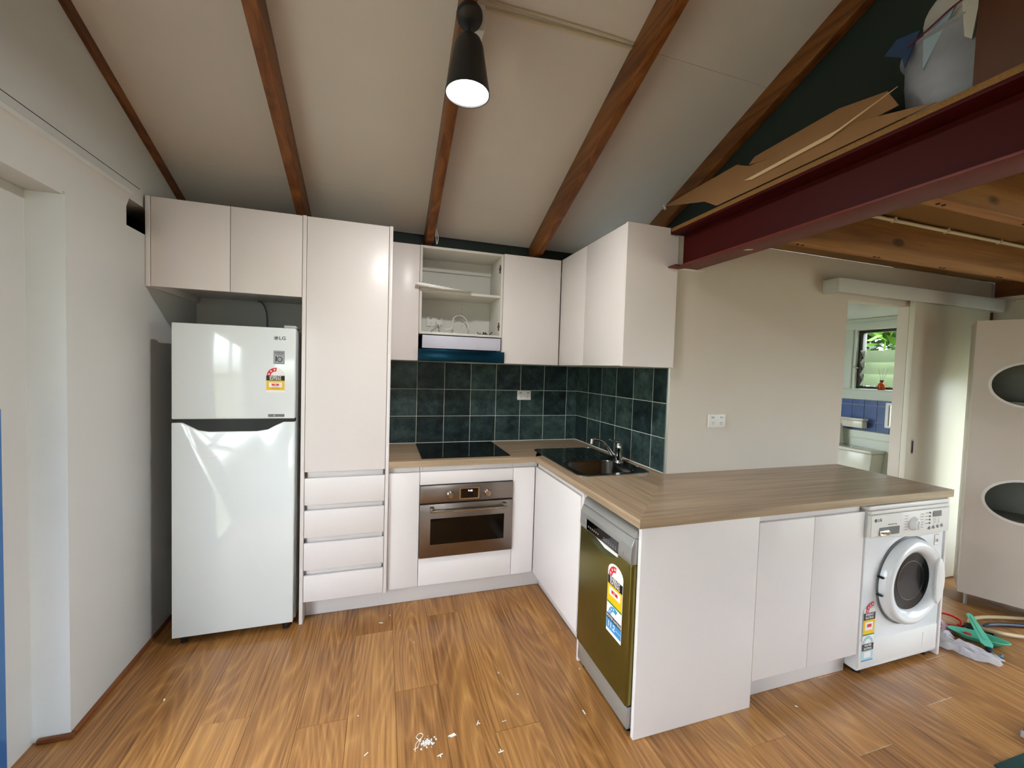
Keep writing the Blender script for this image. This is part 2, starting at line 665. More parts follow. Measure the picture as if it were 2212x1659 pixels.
def stars(F, parent, cx, cy, rad, angs, r, lvl=3):
    g = G()
    for a in angs:
        g.prism(star(cx + rad * math.cos(math.radians(a)), cy + rad * math.sin(math.radians(a)), r), F, (lvl - 1) * .0006 + .0001, lvl * .0006)
    return obj('star_row', g, m_swhite, parent, kind='stuff', sm=False)


# ================================================================ SETTING
# floor: base slab and laid planks
fl = obj('floor', G().box(-3.0, 3.1, -6.6, 0.1, -.06, -.0085), m_dark, kind='structure')
seam0, pw = -1.4866, .1945
known = {0: -1.24, -2: -1.33, 4: -1.025, 2: -1.56, -1: -.78, 1: -.70, 3: -2.2, 5: -2.05, -3: -2.1, 6: -.35, 7: -1.9, 8: -1.2, 9: -2.05, 10: -1.7, 11: -2.4}
cache = {}
for k in range(-8, 24):
    x0 = seam0 + k * pw
    x1 = x0 + pw
    a, b_ = max(x0, -2.90), min(x1, 3.05)
    if b_ - a < .01:
        continue
    j = known.get(k, -random.uniform(.3, 2.0))
    ys = [0.0]
    y = j
    while y > 0:
        y -= 1.9
    cuts = []
    yy = j
    while yy > -6.55:
        cuts.append(yy)
        yy -= 1.83
    pts = [0.05] + [c for c in cuts if c < 0.0] + [-6.55]
    for p, q in zip(pts, pts[1:]):
        if p - q < .02:
            continue
        key = (round(b_ - a, 3), round(p - q, 3))
        if key not in cache:
            cache[key] = boxmesh('plank', b_ - a - .0012, p - q - .0012, .008, m_floor, .0006)
        piece('plank', cache[key], ((a + b_) / 2, (p + q) / 2, -.004), fl)

# back wall with grout bed and single tiles
wb = obj('wall_back', G().box(-3.0, 0.1, .0, .12, -.05, 2.62), m_wall, kind='structure')
obj('grout_bed', G().box(-1.522, -.001, -.0117, .0, .914, 1.5225), m_grout, wb, sm=False)
P_ = .2025
tcache = {}


def tile(w, h, loc, parent, ax, mat=m_tile, gr=.0036, th=.006):
    key = (round(w, 4), round(h, 4), ax, mat.name)
    if key not in tcache:
        tcache[key] = boxmesh('tile', w - gr if ax == 'x' else th, th if ax == 'x' else w - gr, h - gr, mat, .0008)
    piece('tile', tcache[key], loc, parent)


rows = [(.9165, 1.1161), (1.1161, 1.3186), (1.3186, 1.5222)]
cols = [(0, -.1074)] + [(-.1074 - i * P_, -.1074 - (i + 1) * P_) for i in range(7)]
cols[-1] = (cols[-1][0], -1.5215)
for a, b_ in cols:
    for z0, z1 in rows:
        if b_ == 0:
            continue
        tile(a - b_, z1 - z0, ((a + b_) / 2, -.0095, (z0 + z1) / 2), wb, 'x')
# tiled return wall + plaster wall facing the room
wr = obj('wall_right', G().box(0.0, .10, -1.158, 0.0, -.05, 2.275), m_wall2, kind='structure')
obj('grout_bed', G().box(-.0117, .0, -1.150, -.008, .914, 1.5225), m_grout, wr, sm=False)
ycols = [(-.008, -.2119)] + [(-.2119 - i * P_, -.2119 - (i + 1) * P_) for i in range(5)]
ycols[-1] = (ycols[-1][0], -1.149)
for a, b_ in ycols:
    for z0, z1 in rows:
        tile(a - b_, z1 - z0, (-.0095, (a + b_) / 2, (z0 + z1) / 2), wr, 'y')
obj('edge_trim', G().box(-.014, .0, -1.1585, -1.1495, .914, 1.5225), m_silver, wr)
# plaster wall facing the camera, door opening 1.386..2.005
g = G().box(.0, 1.386, -1.160, -1.092, -.05, 2.275).box(1.386, 2.005, -1.160, -1.092, 2.020, 2.275).box(2.005, 2.955, -1.160, -1.092, -.05, 2.275)
wf = obj('wall_front', g, m_wall2, kind='structure')
# far right room wall, with unseen window added behind the camera for daylight
g = G().box(3.0, 3.12, -1.38, -1.10, -.05, 2.16).box(3.0, 3.12, -2.5, -2.05, -.05, 2.16).box(3.0, 3.12, -2.05, -1.38, -.05, .3).box(3.0, 3.12, -2.05, -1.38, 1.6, 2.16).box(3.0, 3.12, -6.6, -5.2, -.05, 2.16).box(3.0, 3.12, -5.2, -2.5, -.05, .3).box(3.0, 3.12, -5.2, -2.5, 2.0, 2.16)
obj('wall_right', g, m_wall2, kind='structure')
g = G().box(2.985, 3.12, -6.6, -1.165, 2.161, 2.275)
obj('trim_1', g, m_raft, kind='structure')
obj('wall_right', G().box(3.02, 3.12, -6.6, 0.1, 2.30, 5.0), m_green, kind='structure')
# rear wall with big window added for daylight
g = G().box(-3.0, 3.12, -6.7, -6.56, -.05, .9).box(-3.0, -2.4, -6.7, -6.56, .9, 2.0).box(-1.2, 3.12, -6.7, -6.56, .9, 2.0).box(-3.0, 3.12, -6.7, -6.56, 2.0, 5.0)
obj('wall_rear', g, m_wall, kind='structure')

# left wall: lower wall, recess with window door, gable above
g = G().box(-3.0, -2.705, -1.132, 0.0, -.05, 2.10)
g.box(-3.0, -2.86, -.76, 0.0, 2.10, 2.24)
wl = obj('wall_left', g, m_wall, kind='structure')
obj('void_shade', G().box(-2.8599, -2.855, -.734, -.01, 2.101, 2.2345).box(-2.85, -2.72, -.734, -.02, 2.1002, 2.1008), m_dark, wl)  # near-black sheets paint the shade inside the recess above the wall
obj('reveal_face', G().box(-2.905, -2.7055, -1.1335, -1.1322, .004, 2.088), m_reveal, wl)
g = G().box(-2.90, -2.82, -1.58, -1.1336, -.05, 2.088).box(-2.90, -2.82, -6.6, -2.95, -.05, 2.088).box(-2.90, -2.82, -2.95, -1.58, -.05, .06).box(-2.90, -2.82, -2.95, -1.58, 1.99, 2.088)
obj('wall_left', g, m_wall, kind='structure')
g = G().prism([(-3.0, 2.089), (-2.712, 2.089), (-2.712, 2.19), (-2.700, 2.232), (-2.684, 2.240), (-2.682, 2.256), (-2.690, 2.262), (-3.0, 2.262)], lambda u, v, w: Vector((u, w, v)), -6.56, -.735)
obj('trim_2', g, m_wall, kind='structure')
obj('wall_left', G().box(-3.0, -2.715, -6.56, 0.0, 2.2625, 5.0).box(-3.0, -2.715, -.735, 0.0, 2.235, 2.2625), m_wall, kind='structure')
obj('trim_3', G().box(-2.7149, -2.7135, -2.2, -.62, 2.3105, 2.3125), m_dark, kind='structure')
obj('wall_left', G().box(-3.12, -3.0, -1.6, 0.1, -.05, 5.0), m_dark, kind='structure')
# dark band above the back cupboards
obj('trim_4', G().box(-2.70, .30, -.118, -.001, 2.325, 2.47), m_green, kind='structure')
obj('trim_5', G().box(-2.70, .30, -.125, -.001, 2.2985, 2.3245), m_raft, kind='structure')

# baseboard along the left wall and round the corner
bb = obj('baseboard_left', G().box(-2.7045, -2.690, -1.132, -.02, 0.0005, .020, .002), m_edge, kind='structure')
obj('baseboard_return', G().box(-2.80, -2.690, -1.149, -1.1345, 0.0005, .020, .002), m_edge, bb)

# ceiling: slope z = 2.36 - 0.41 y, boards are single pieces
Z0, SL = 2.36, .41
zc = lambda y: Z0 - SL * y
cl = obj('ceiling', G().prism([(0.1, zc(.1) + .012), (-4.2, zc(-4.2) + .012), (-6.7, zc(-4.2) - 1.0), (-6.7, zc(-4.2) - .9), (-4.2, zc(-4.2) + .1), (0.1, zc(.1) + .1)], YZ, -3.05, 3.12), m_ceil, kind='structure')
rx = [(-2.07, -2.02), (-1.306, -1.256), (-.523, -.473), (.265, .315)]
xs = [-2.715] + [(a + b_) / 2 for a, b_ in rx] + [1.08, 1.86, 2.64, 3.0]
yseam = [-.13, -.443, -1.455, -2.70, -4.19]
for xa, xb in zip(xs, xs[1:]):
    for ya, yb in zip(yseam, yseam[1:]):
        g = G().prism([(ya - .001, zc(ya) + .0005), (yb + .001, zc(yb) + .0005), (yb + .001, zc(yb) + .010), (ya - .001, zc(ya) + .010)], YZ, xa + .001, xb - .001)
        obj('ceiling_panel', g, m_ceil, cl, sm=False)
# right gable wall above the loft
obj('wall_gable', G().prism([(-.02, 2.302), (-.14, zc(-.14) - .002), (-4.19, zc(-4.19) - .002), (-4.19, 2.302)], YZ, .316, .36), m_green, kind='structure')

# rafters
names = ['brown timber rafter over the tall pantry cupboard', 'brown timber rafter carrying the black pendant lamp',
         'brown timber rafter ending over the inner corner of the wall cupboards', 'brown timber rafter along the dark green wall above the loft']
for (xa, xb), lb, dr in zip(rx, names, (.155, .162, .162, .116)):
    yb = -(2.2995 - (Z0 - dr)) / SL if (Z0 - dr) < 2.2995 else -.13
    ybot = min(-(2.3265 - Z0 + dr) / SL, -.13) if dr > .04 else -.13
    poly = [(-.13, zc(-.13) - .0005), (-4.19, zc(-4.19) - .0005), (-4.19, zc(-4.19) - dr), (ybot, 2.3265), (-.13, 2.3265)]
    obj('rafter', G().prism(poly, YZ, xa, xb, .003), m_raft, None, lb, 'rafter', 'sloping timber rafters')
obj('rafter', G().prism([(-.13, zc(-.13) - .001), (-4.19, zc(-4.19) - .001), (-4.19, zc(-4.19) - .05), (-.13, zc(-.13) - .05)], YZ, -2.7145, -2.697), m_raft, None,
    'thin dark timber cover strip where left wall meets the ceiling', 'rafter')

# loft: red steel beam, chipboard deck, joists
g = G().box(.030, .041, -6.5, -1.182, 2.085, 2.262).box(-.055, .105, -6.5, -1.182, 2.262, 2.2745, .001)
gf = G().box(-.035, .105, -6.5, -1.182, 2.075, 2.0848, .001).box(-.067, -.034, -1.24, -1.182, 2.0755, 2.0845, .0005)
bm_ = thing('steel_beam', 'dark red painted steel beam running out from the corner cupboard', 'beam', (.035, -3.8, 2.075))
obj('beam_body', g, m_beam, bm_)
obj('bottom_flange', gf, pm('red_steel_floorlit', '63231d', .5, var=.16, scale=7, bump=.1, bscale=40, spec=.35), bm_)  # flange red lightened to paint in light bounced up from the floor
g = G().prism([(.0, -1.182), (.13, -1.182), (.16, -1.21), (.02, -1.215)], XY, 2.0735, 2.0749).prism([(.02, -1.60), (.045, -1.61), (.05, -1.625), (.025, -1.615)], XY, 2.0735, 2.0749)
obj('paint_splash', g, m_plast, bm_, 'white paint smear')
dk = thing('loft_deck', 'chipboard loft decking lying on the red steel beam', 'loft deck', (1.4, -2.5, 2.276))
for ya, yb in ((-1.165, -3.55), (-3.553, -5.9)):
    obj('deck_sheet', G().box(-.052, 1.74, yb, ya, 2.2755, 2.2965, .001), m_chip, dk)
    obj('deck_sheet', G().box(1.743, 3.0, yb, ya, 2.2755, 2.2965, .001), m_chip, dk)
jl = ['knotty pine floor joist nearest the white wall, under the loft', 'pine floor joist second from the white wall, under the loft', 'third pine joist under the loft, furthest into the room', 'fourth pine joist under the loft']
for i, y in enumerate((-1.705, -2.19, -2.66, -3.14)):
    j = thing('floor_joist', jl[i], 'joist', (1.55, y - .022, 2.086), 'pine joists under the loft')
    obj('joist_body', G().box(.106, 2.98, y - .045, y, 2.086, 2.274, .002), m_joist, j)
    for k in range(4):
        for d in (0, .03):
            obj('screw_head', G().cyl((.19 + k * .5 + d, y - .022, 2.0835), (.19 + k * .5 + d, y - .022, 2.0862), .006, 10), m_dark, j)
cd = thing('conduit', 'cream conduit running along the knotty joist under the loft', 'pipe', (1.5, -1.76, 2.25))
obj('conduit_pipe', G().tube([(.11, -1.762, 2.256), (2.9, -1.762, 2.256)], .0085, 10, smooth=False), m_pipe, cd)
for x in (.75, 1.15, 1.6, 2.1):
    obj('pipe_clip', G().box(x - .006, x + .006, -1.773, -1.7505, 2.246, 2.268, .001), m_pipe, cd)
obj('conduit', G().tube([(2.93, -1.30, 2.115), (2.98, -1.45, 2.118), (2.985, -2.6, 2.122)], .008, 8), m_pipe, None, 'cream conduit under the dark timber at far right wall', 'pipe')

# cable strip on the ceiling
def onc(x, y, d=.006):
    return (x, y, zc(y) - d)
cs = thing('cable_strip', 'cream cable cover strip crossing the ceiling beside the pendant lamp', 'cable', (-.9, -1.44, zc(-1.44) - .01))
obj('cover_strip', G().tube([onc(-1.22, -1.436), onc(-.9, -1.446), onc(-.70, -1.449), onc(-.524, -1.452)], .0075, 6), m_pipe, cs)
obj('second_cable', G().tube([onc(-1.22, -1.462, .004), onc(-.9, -1.468, .004), onc(-.70, -1.470, .004), onc(-.524, -1.468, .004)], .004, 6), m_pipe, cs)
obj('string_loop', G().tube([(-1.246, -.345, 2.47), (-1.246, -.33, 2.36), (-1.24, -.34, 2.30), (-1.232, -.335, 2.35), (-1.252, -.333, 2.42)], .0022, 5), m_plast, None, 'short white string hanging beside the lamp rafter end', 'string')

# ================================================================ BATHROOM behind the opening
XB = 2.80
g = G().box(XB, XB + .1, -1.09, -.72, -.05, 2.2)      # placeholder sections around the window
g = G().box(XB, XB + .14, -1.09, .9, -.05, 1.40).box(XB, XB + .14, -1.09, .9, 1.96, 2.2).box(XB, XB + .14, -.324, .9, 1.40, 1.96).box(XB, XB + .14, -1.09, -.98, 1.40, 1.96)
wbr = obj('wall_bathroom', g, pm('bathroom_paint', 'd3dcd2', .4, var=.02), kind='structure')
obj('wall_bathroom', G().box(.12, XB + .14, .9, 1.0, -.05, 2.2), m_wall, kind='structure')
obj('floor', G().box(.1, XB + .14, -1.09, .9, -.06, -.003), pm('bathroom_floor', '8a8f92', .4, var=.1), kind='structure')
obj('ceiling', G().box(.10, XB, -1.09, .9, 2.068, 2.12), m_white, kind='structure')
g = G().box(XB - .02, XB, -1.0, -.222, 1.965, 2.035, .004).box(XB - .02, XB, -1.0, -.24, 1.30, 1.395, .004).box(XB - .02, XB, -.30, -.235, 1.395, 1.965, .004).box(XB - .032, XB, -1.0, -.222, 1.385, 1.397, .003)
g.box(XB - .012, XB, -1.0, -.15, 2.035, 2.066)
obj('window_architrave', g, pm('window_trim_paint', 'cfd8cf', .4), wbr)
# blue tiles, one by one
obj('grout_bed', G().box(XB - .006, XB, -1.0, -.118, 1.005, 1.297), m_grout, wbr, sm=False)
for k in range(7):
    ya, yb = -.118 - k * .105, -.118 - (k + 1) * .105
    for z0, z1 in ((1.006, 1.09), (1.09, 1.247), (1.247, 1.297)):
        tile(ya - yb, z1 - z0, (XB - .008, (ya + yb) / 2, (z0 + z1) / 2), wbr, 'y', m_bluetile, .004)
obj('dado_board', G().box(XB - .03, XB, -1.05, .8, 0, 1.004, .003).box(XB - .04, XB, -1.05, .8, .93, .94, .002), pm('dado_paint', 'd4dacd', .4), wbr)
# louvre window
wn = obj('window_1', G().box(XB + .03, XB + .08, -.98, -.326, 1.402, 1.425, .002).box(XB + .03, XB + .08, -.98, -.326, 1.935, 1.958, .002).box(XB + .03, XB + .08, -.36, -.326, 1.425, 1.935, .002).box(XB + .03, XB + .08, -.98, -.95, 1.425, 1.935, .002), m_bronze, kind='structure')
for i, (z, tilt) in enumerate(((1.49, 32), (1.60, 32), (1.71, 32), (1.85, 6))):
    t = bmesh.new()
    bmesh.ops.create_cube(t, size=1)
    h = .135 if tilt > 10 else .17
    bmesh.ops.scale(t, vec=(.005, .585, h), verts=t.verts)
    bmesh.ops.transform(t, matrix=Matrix.Translation((XB + .055, -.655, z)) @ Matrix.Rotation(math.radians(tilt), 4, 'Y'), verts=t.verts)
    g = G()
    g.merge(t)
    obj('pane', g, m_frost if tilt > 10 else m_window, wn)
    if tilt > 10:
        g = G().prism([(XB + .02 - .025, z + .055), (XB + .03, z + .06), (XB + .095, z - .05), (XB + .07, z - .06)], lambda u, v, w: Vector((u, w, v)), -.366, -.3615)
        obj('blade_clip', g, m_bronze, wn)
obj('window_latch', G().tube([(XB + .03, -.34, 1.60), (XB - .005, -.335, 1.602), (XB - .012, -.31, 1.61)], .006, 8), m_silver, wn)
# greenery outside
g = G()
rr = random.Random(3)
for i in range(4200):
    c = Vector((rr.gauss(5.4, .45), rr.uniform(-.6, 2.4), rr.uniform(1.0, 3.6)))
    a = Vector((rr.uniform(-1, 1), rr.uniform(-1, 1), rr.uniform(-1, 1))).normalized()
    b2 = a.orthogonal().normalized()
    s_ = rr.uniform(.09, .17)
    vv = [g.bm.verts.new(c + a * s_), g.bm.verts.new(c + b2 * s_ * .45), g.bm.verts.new(c - a * s_), g.bm.verts.new(c - b2 * s_ * .45)]
    g.bm.faces.new(vv)
sh = thing('garden_shrub', 'bright green leafy shrub outside the louvred bathroom window', 'shrub', (5.4, .7, 0))
o = obj('foliage', g, m_leaf, sh, kind='stuff', sm=False)
g = G()
for y in (-.6, .3, 1.2, 2.0):
    g.tube([(5.5, y, 0), (5.42, y + .1, 1.2), (5.5, y - .1, 3.0)], [.05, .035, .015], 6)
obj('stem', g, m_twig, sh, kind='stuff')

# toilet cistern
ci = thing('toilet', 'white toilet with square cistern seen through bathroom opening', 'toilet', (2.55, -.40, 0))
obj('cistern', G().prism([(-.605, .47), (-.20, .47), (-.17, .822), (-.632, .822)], YZ, 2.60, 2.768, .008), m_porc, ci)
obj('cistern_lid', G().box(2.575, 2.768, -.642, -.16, .823, .853, .012, 3), m_porc, ci)
obj('bowl', G().lathe([(.10, 0), (.12, .02), (.11, .2), (.18, .36), (.195, .40), (.17, .40), (.12, .30), (0, .26)], (2.36, -.40, 0), 'z', 28).box(2.42, 2.62, -.50, -.30, .02, .38, .03), m_porc, ci)
obj('seat', G().lathe([(.12, .402), (.2, .402), (.2, .418), (.12, .418), (.12, .402)], (2.36, -.40, 0), 'z', 28), m_porc, ci)
obj('flush_button', G().cyl((2.68, -.42, .853), (2.68, -.42, .859), .02, 16), m_chrome, ci)
ho = thing('razor_holder', 'small silver scoop lying on the toilet cistern lid', 'dish', (2.65, -.35, .854))
obj('scoop', G().lathe([(.0, 0), (.03, .001), (.045, .014), (.043, .014), (.028, .004), (0, .003)], (2.65, -.35, .8545), 'z', 18), m_chrome, ho)
obj('handle', G().tube([(2.65, -.37, .862), (2.66, -.43, .870)], .004, 6, smooth=False), m_chrome, ho)
bs = thing('wall_box', 'small white box fixed below the blue tiles in bathroom', 'box', (2.74, -.37, 1.03))
obj('box_body', G().box(2.70, 2.768, -.48, -.27, 1.033, 1.10, .006), m_porc, bs)
obj('box_lid', G().box(2.692, 2.770, -.487, -.263, 1.101, 1.122, .005), m_porc, bs)
bt = thing('white_bottle', 'tall white plastic bottle standing behind the toilet cistern', 'bottle', (2.70, -.275, .854))
obj('bottle_body', G().prism([(-.315, .8545), (-.235, .8545), (-.245, 1.06), (-.30, 1.06)], YZ, 2.67, 2.73, .012), m_porc, bt)
obj('cap', G().cyl((2.70, -.272, 1.06), (2.70, -.272, 1.09), .022, 14), m_porc, bt)
mi = thing('small_mirror', 'narrow white framed mirror on the blue bathroom tiles', 'mirror', (XB - .02, -.66, 1.06))
obj('frame', G().holed(rrect(-.74, -.615, 1.06, 1.285, .004, 2), [rrect(-.725, -.637, 1.08, 1.265, .002, 2)], lambda u, v, w: Vector((w, u, v)), XB - .03, XB - .0115), m_white, mi)
obj('mirror_glass', G().box(XB - .018, XB - .0116, -.727, -.635, 1.078, 1.267), m_chrome, mi)
rd = thing('reed_diffuser', 'amber glass reed diffuser standing on the bathroom window sill', 'diffuser', (XB + .005, -.625, 1.398))
c0 = (XB - .003, -.556, 1.3985)
obj('bottle', G().lathe([(0, 0), (.026, 0), (.030, .008), (.030, .04), (.022, .058), (.012, .066), (.012, .078), (0, .078)], c0, 'z', 20), m_amber, rd)
obj('collar', G().cyl((c0[0], c0[1], 1.475), (c0[0], c0[1], 1.488), .0145, 14), m_blackm, rd)
for dx, dy in ((.0, .035), (.01, -.005), (-.01, -.05)):
    obj('reed', G().cyl((c0[0], c0[1], 1.45), (c0[0] + dx, c0[1] + dy, 1.60), .0018, 6), m_pipe, rd)

# pelmet and sliding door
pl = thing('door_pelmet', 'long white pelmet box above the sliding door', 'pelmet', (2.03, -1.21, 2.036))
g = G().box(1.145, 2.905, -1.262, -1.248, 2.036, 2.124, .001).box(1.145, 1.16, -1.248, -1.1605, 2.036, 2.124, .001).box(2.89, 2.905, -1.248, -1.1605, 2.036, 2.124, .001).box(1.16, 2.89, -1.248, -1.1605, 2.112, 2.124)
obj('pelmet_body', g, m_wall, pl)
obj('sliding_track', G().box(1.17, 2.88, -1.215, -1.18, 2.10, 2.1115), m_silver, pl)
sd = thing('door_1', None, None, (2.4, -1.2, 0))
sd['kind'] = 'structure'
obj('door_leaf', G().box(1.972, 2.835, -1.214, -1.180, .012, 2.055, .0015), pm('door_paint', 'dcd8c8', .4, var=.01), sd)
obj('flush_pull', G().prism(rrect(2.020, 2.046, .97, 1.075, .012), XZ, -1.2165, -1.2145), m_chrome, sd, 'oval chrome flush pull')
obj('pull_recess', G().prism(rrect(2.026, 2.040, .98, 1.065, .006), XZ, -1.2172, -1.2166), m_blackm, sd)
for xa in (2.0, 2.75):
    obj('door_hanger', G().box(xa, xa + .04, -1.205, -1.19, 2.055, 2.099), m_silver, sd)

# windows behind the camera (left one reflected; rear and far right added for daylight)
def sash(name, x0, x1, y0, y1, z0, z1, ax, n, nh):
    g = G()
    t_ = .045
    if ax == 'y':   # lies in x plane
        for k in range(n + 1):
            y = y0 + (y1 - y0) * k / n
            g.box(x0, x1, max(y0, y - t_ / 2), min(y1, y + t_ / 2), z0, z1)
        for z in nh:
            g.box(x0, x1, y0, y1, z - t_ / 2, z + t_ / 2)
    else:
        for k in range(n + 1):
            x = x0 + (x1 - x0) * k / n
            g.box(max(x0, x - t_ / 2), min(x1, x + t_ / 2), y0, y1, z0, z1)
        for z in nh:
            g.box(x0, x1, y0, y1, z - t_ / 2, z + t_ / 2)
    w = obj(name, g, m_white, kind='structure')
    return w
w2 = sash('window_2', -2.885, -2.845, -2.95, -1.58, .06, 1.99, 'y', 2, [.08, 1.36, 1.97])
obj('pane', G().box(-2.867, -2.863, -2.95, -1.58, .06, 1.99), m_window, w2)
w3 = sash('added_window_3', -2.4, -1.2, -6.65, -6.61, .9, 2.0, 'x', 2, [.92, 1.98])  # unseen window, added to let daylight in from behind
obj('pane', G().box(-2.4, -1.2, -6.632, -6.628, .9, 2.0), m_window, w3)
w4 = sash('added_window_4', 3.04, 3.08, -5.2, -2.5, .3, 2.0, 'y', 3, [.32, 1.98])  # unseen window, added and enlarged to throw daylight across the room
obj('pane', G().box(3.058, 3.062, -5.2, -2.5, .3, 2.0), m_window, w4)
w5 = sash('window_5', 3.04, 3.08, -2.05, -1.38, .3, 1.6, 'y', 1, [.32, 1.58])
obj('pane', G().box(3.058, 3.062, -2.05, -1.38, .3, 1.6), m_window, w5)
obj('trim_6', G().box(2.9552, 2.9998, -1.160, -1.085, 0, 2.2745), m_raft, kind='structure')
# blue door edge at far left
bd = thing('blue_door', 'blue painted door edge at the far left of the room', 'door', (-2.80, -1.5, 0))
obj('door_leaf', G().box(-2.8195, -2.8145, -1.575, -1.251, .008, 1.30, .001), m_blue, bd)
obj('door_plate', G().box(-2.8143, -2.8125, -1.50, -1.40, .95, 1.15), m_silver, bd)

# ================================================================ KITCHEN CABINETS
YD = -.580   # front face of back-run doors
XD = -.580   # front face of right-run doors


def door(parent, x0, x1, z0, z1, y=YD, th=.018, name='door', label=None):
    return obj(name, G().box(x0 + .0015, x1 - .0015, y, y + th, z0 + .0015, z1 - .0015, .0012), m_cab, parent, label)


# cabinet above the fridge
c = thing('overhead_cabinet', 'white two-door overhead cupboard above the fridge', 'cabinet', (-2.35, -.30, 1.85))
obj('carcass', G().box(-2.682, -1.998, -.575, -.002, 1.884, 2.294, .001), m_cab, c)
door(c, -2.682, -2.339, 1.848, 2.294, -.598)
door(c, -2.339, -1.9975, 1.848, 2.294, -.598)
obj('filler_strip', G().box(-2.7035, -2.6835, -.598, -.02, 1.848, 2.294, .001), m_cab, c)

# tall pantry
c = thing('pantry_cabinet', 'tall white pantry cupboard with four drawers below one long door', 'cabinet', (-1.76, -.3, 0))
obj('side_panel', G().box(-1.9965, -1.9775, -.600, -.002, .001, 2.295, .001), m_cab, c)
obj('side_panel', G().box(-1.5415, -1.5225, -.600, -.002, .122, 2.295, .001), m_cab, c)
g = G().box(-1.9765, -1.5425, -.55, -.002, .122, 2.290)
obj('carcass', g, m_cab, c)
door(c, -1.9765, -1.5425, .872, 2.294, -.598)
for i, (z0, z1) in enumerate(((.683, .838), (.495, .653), (.307, .465), (.124, .277))):
    d = door(c, -1.9765, -1.5425, z0, z1, -.598, name='drawer')
    obj('drawer_rail', G().box(-1.965, -1.554, -.572, -.551, z1 - .02, z1 + .03, .001), m_cab, d)
m_raw = pm('raw_edge', '6b5a4c', .6)
for xa in (-1.9745, -1.5535):
    obj('rail_end', G().box(xa, xa + .009, -.578, -.551, .8385, .8715), m_raw, c, 'brown raw board edge beside top finger gap')

# kickboards
obj('kickboard', G().box(-1.9765, -.510, -.516, -.500, .001, .121, .001), m_kick, None, 'white kickboard under the pantry, oven and back base cupboards', 'kickboard')
obj('kickboard', G().box(-.510, -.494, -1.262, -.517, .001, .121, .001), m_kick, None, 'white kickboard under the sink cupboard left of dishwasher', 'kickboard')
obj('kickboard', G().box(.037, .712, -1.692, -1.676, .001, .117, .001), m_kick, None, 'white kickboard under the two peninsula doors left of washing machine', 'kickboard')

# narrow base cupboard left of oven
c = thing('base_cabinet', 'narrow white base cupboard between the pantry and oven', 'cabinet', (-1.43, -.3, .12))
obj('carcass', G().box(-1.521, -1.339, -.56, -.01, .122, .872), m_cab, c)
door(c, -1.5215, -1.3375, .124, .842)
# oven housing
c = thing('oven_housing', 'white cupboard frame around the built-in oven', 'cabinet', (-1.04, -.3, .12))
g = G().box(-1.336, -1.320, -.56, -.01, .122, .872).box(-.752, -.736, -.56, -.01, .122, .872).box(-1.319, -.753, -.56, -.01, .76, .872).box(-1.319, -.753, -.56, -.01, .122, .29)
obj('carcass', g, m_cab, c)
door(c, -1.3375, -.7355, .757, .842, name='filler_panel')
door(c, -1.3375, -.7355, .124, .301, name='drawer')
# corner base cupboard
c = thing('base_cabinet', 'narrow white base cupboard in the corner right of oven', 'cabinet', (-.65, -.3, .12))
obj('carcass', G().box(-.735, -.562, -.56, -.01, .122, .872), m_cab, c)
door(c, -.7355, -.582, .124, .842)
# sink cupboard on the right run
c = thing('sink_cabinet', 'white sink cupboard with one wide door beside the dishwasher', 'cabinet', (-.3, -.9, .12))
g = G().box(-.561, -.02, -.64, -.575, .122, .872).box(-.561, -.5445, -1.26, -.64, .122, .872).box(-.5445, -.02, -1.26, -.64, .122, .14)
obj('carcass', g, m_cab, c)
obj('door', G().box(XD, XD + .018, -1.236, -.584, .1255, .842, .0012), m_cab, c)
obj('side_panel', G().box(-.586, -.02, -1.278, -1.262, .001, .873, .001), m_cab, c)
# peninsula
obj('end_panel', G().box(-.573, .035, -1.747, -1.728, .001, .8735, .001), m_cab, None, 'wide white end panel of the peninsula beside the dishwasher', 'panel')
c = thing('peninsula_cabinet', 'white two-door base cupboard between end panel and washing machine', 'cabinet', (.37, -1.5, .12))
obj('carcass', G().box(.037, .70, -1.727, -1.17, .118, .873), m_cab, c)
door(c, .037, .3735, .119, .844, -1.7465)
door(c, .3735, .712, .119, .844, -1.7465)
obj('support_panel', G().box(1.348, 1.366, -1.747, -1.17, .001, .8735, .001), m_cab, None, 'narrow white support panel right of the washing machine', 'panel')

# wall cupboards, back run
c = thing('wall_cabinet', 'narrow white wall cupboard left of the open shelves', 'cabinet', (-1.43, -.16, 1.52))
obj('carcass', G().box(-1.521, -1.346, -.311, -.002, 1.5275, 2.29), m_cab, c)
door(c, -1.5215, -1.345, 1.524, 2.2865, -.330)
c = thing('open_wall_cabinet', 'open white wall cupboard with its door missing above the rangehood', 'cabinet', (-1.05, -.16, 1.7))
for xa in (-1.3435, -.785):
    obj('side_panel', G().box(xa, xa + .0165, -.318, -.002, 1.706, 2.29, .0008), m_cab_in, c)
obj('top_panel', G().box(-1.3265, -.7855, -.318, -.012, 2.274, 2.29, .0008), m_cab_in, c)
obj('bottom_panel', G().box(-1.3265, -.7855, -.318, -.012, 1.706, 1.7215, .0008), m_cab_in, c)
obj('back_panel', G().box(-1.3265, -.7855, -.011, -.002, 1.706, 2.29), m_cab_in, c)
obj('back_rail', G().box(-1.3265, -.7855, -.028, -.0115, 2.19, 2.2735), m_cab_in, c)
obj('shelf', G().box(-1.3262, -.7858, -.312, -.0115, 1.985, 2.002, .0008), m_cab_in, c)
for z in (1.785, 2.19):
    obj('hinge_plate', G().box(-.7895, -.7852, -.305, -.285, z - .028, z + .028, .001).cyl((-.790, -.295, z + .012), (-.785, -.295, z + .012), .004, 8).box(-.793, -.7852, -.318, -.282, z - .007, z + .007, .001), m_twig, c)
g = G()
for z in (1.80, 1.832, 1.864, 1.896, 1.928, 1.96):
    g.cyl((-1.0, -.0125, z), (-1.0, -.0108, z), .0025, 8)
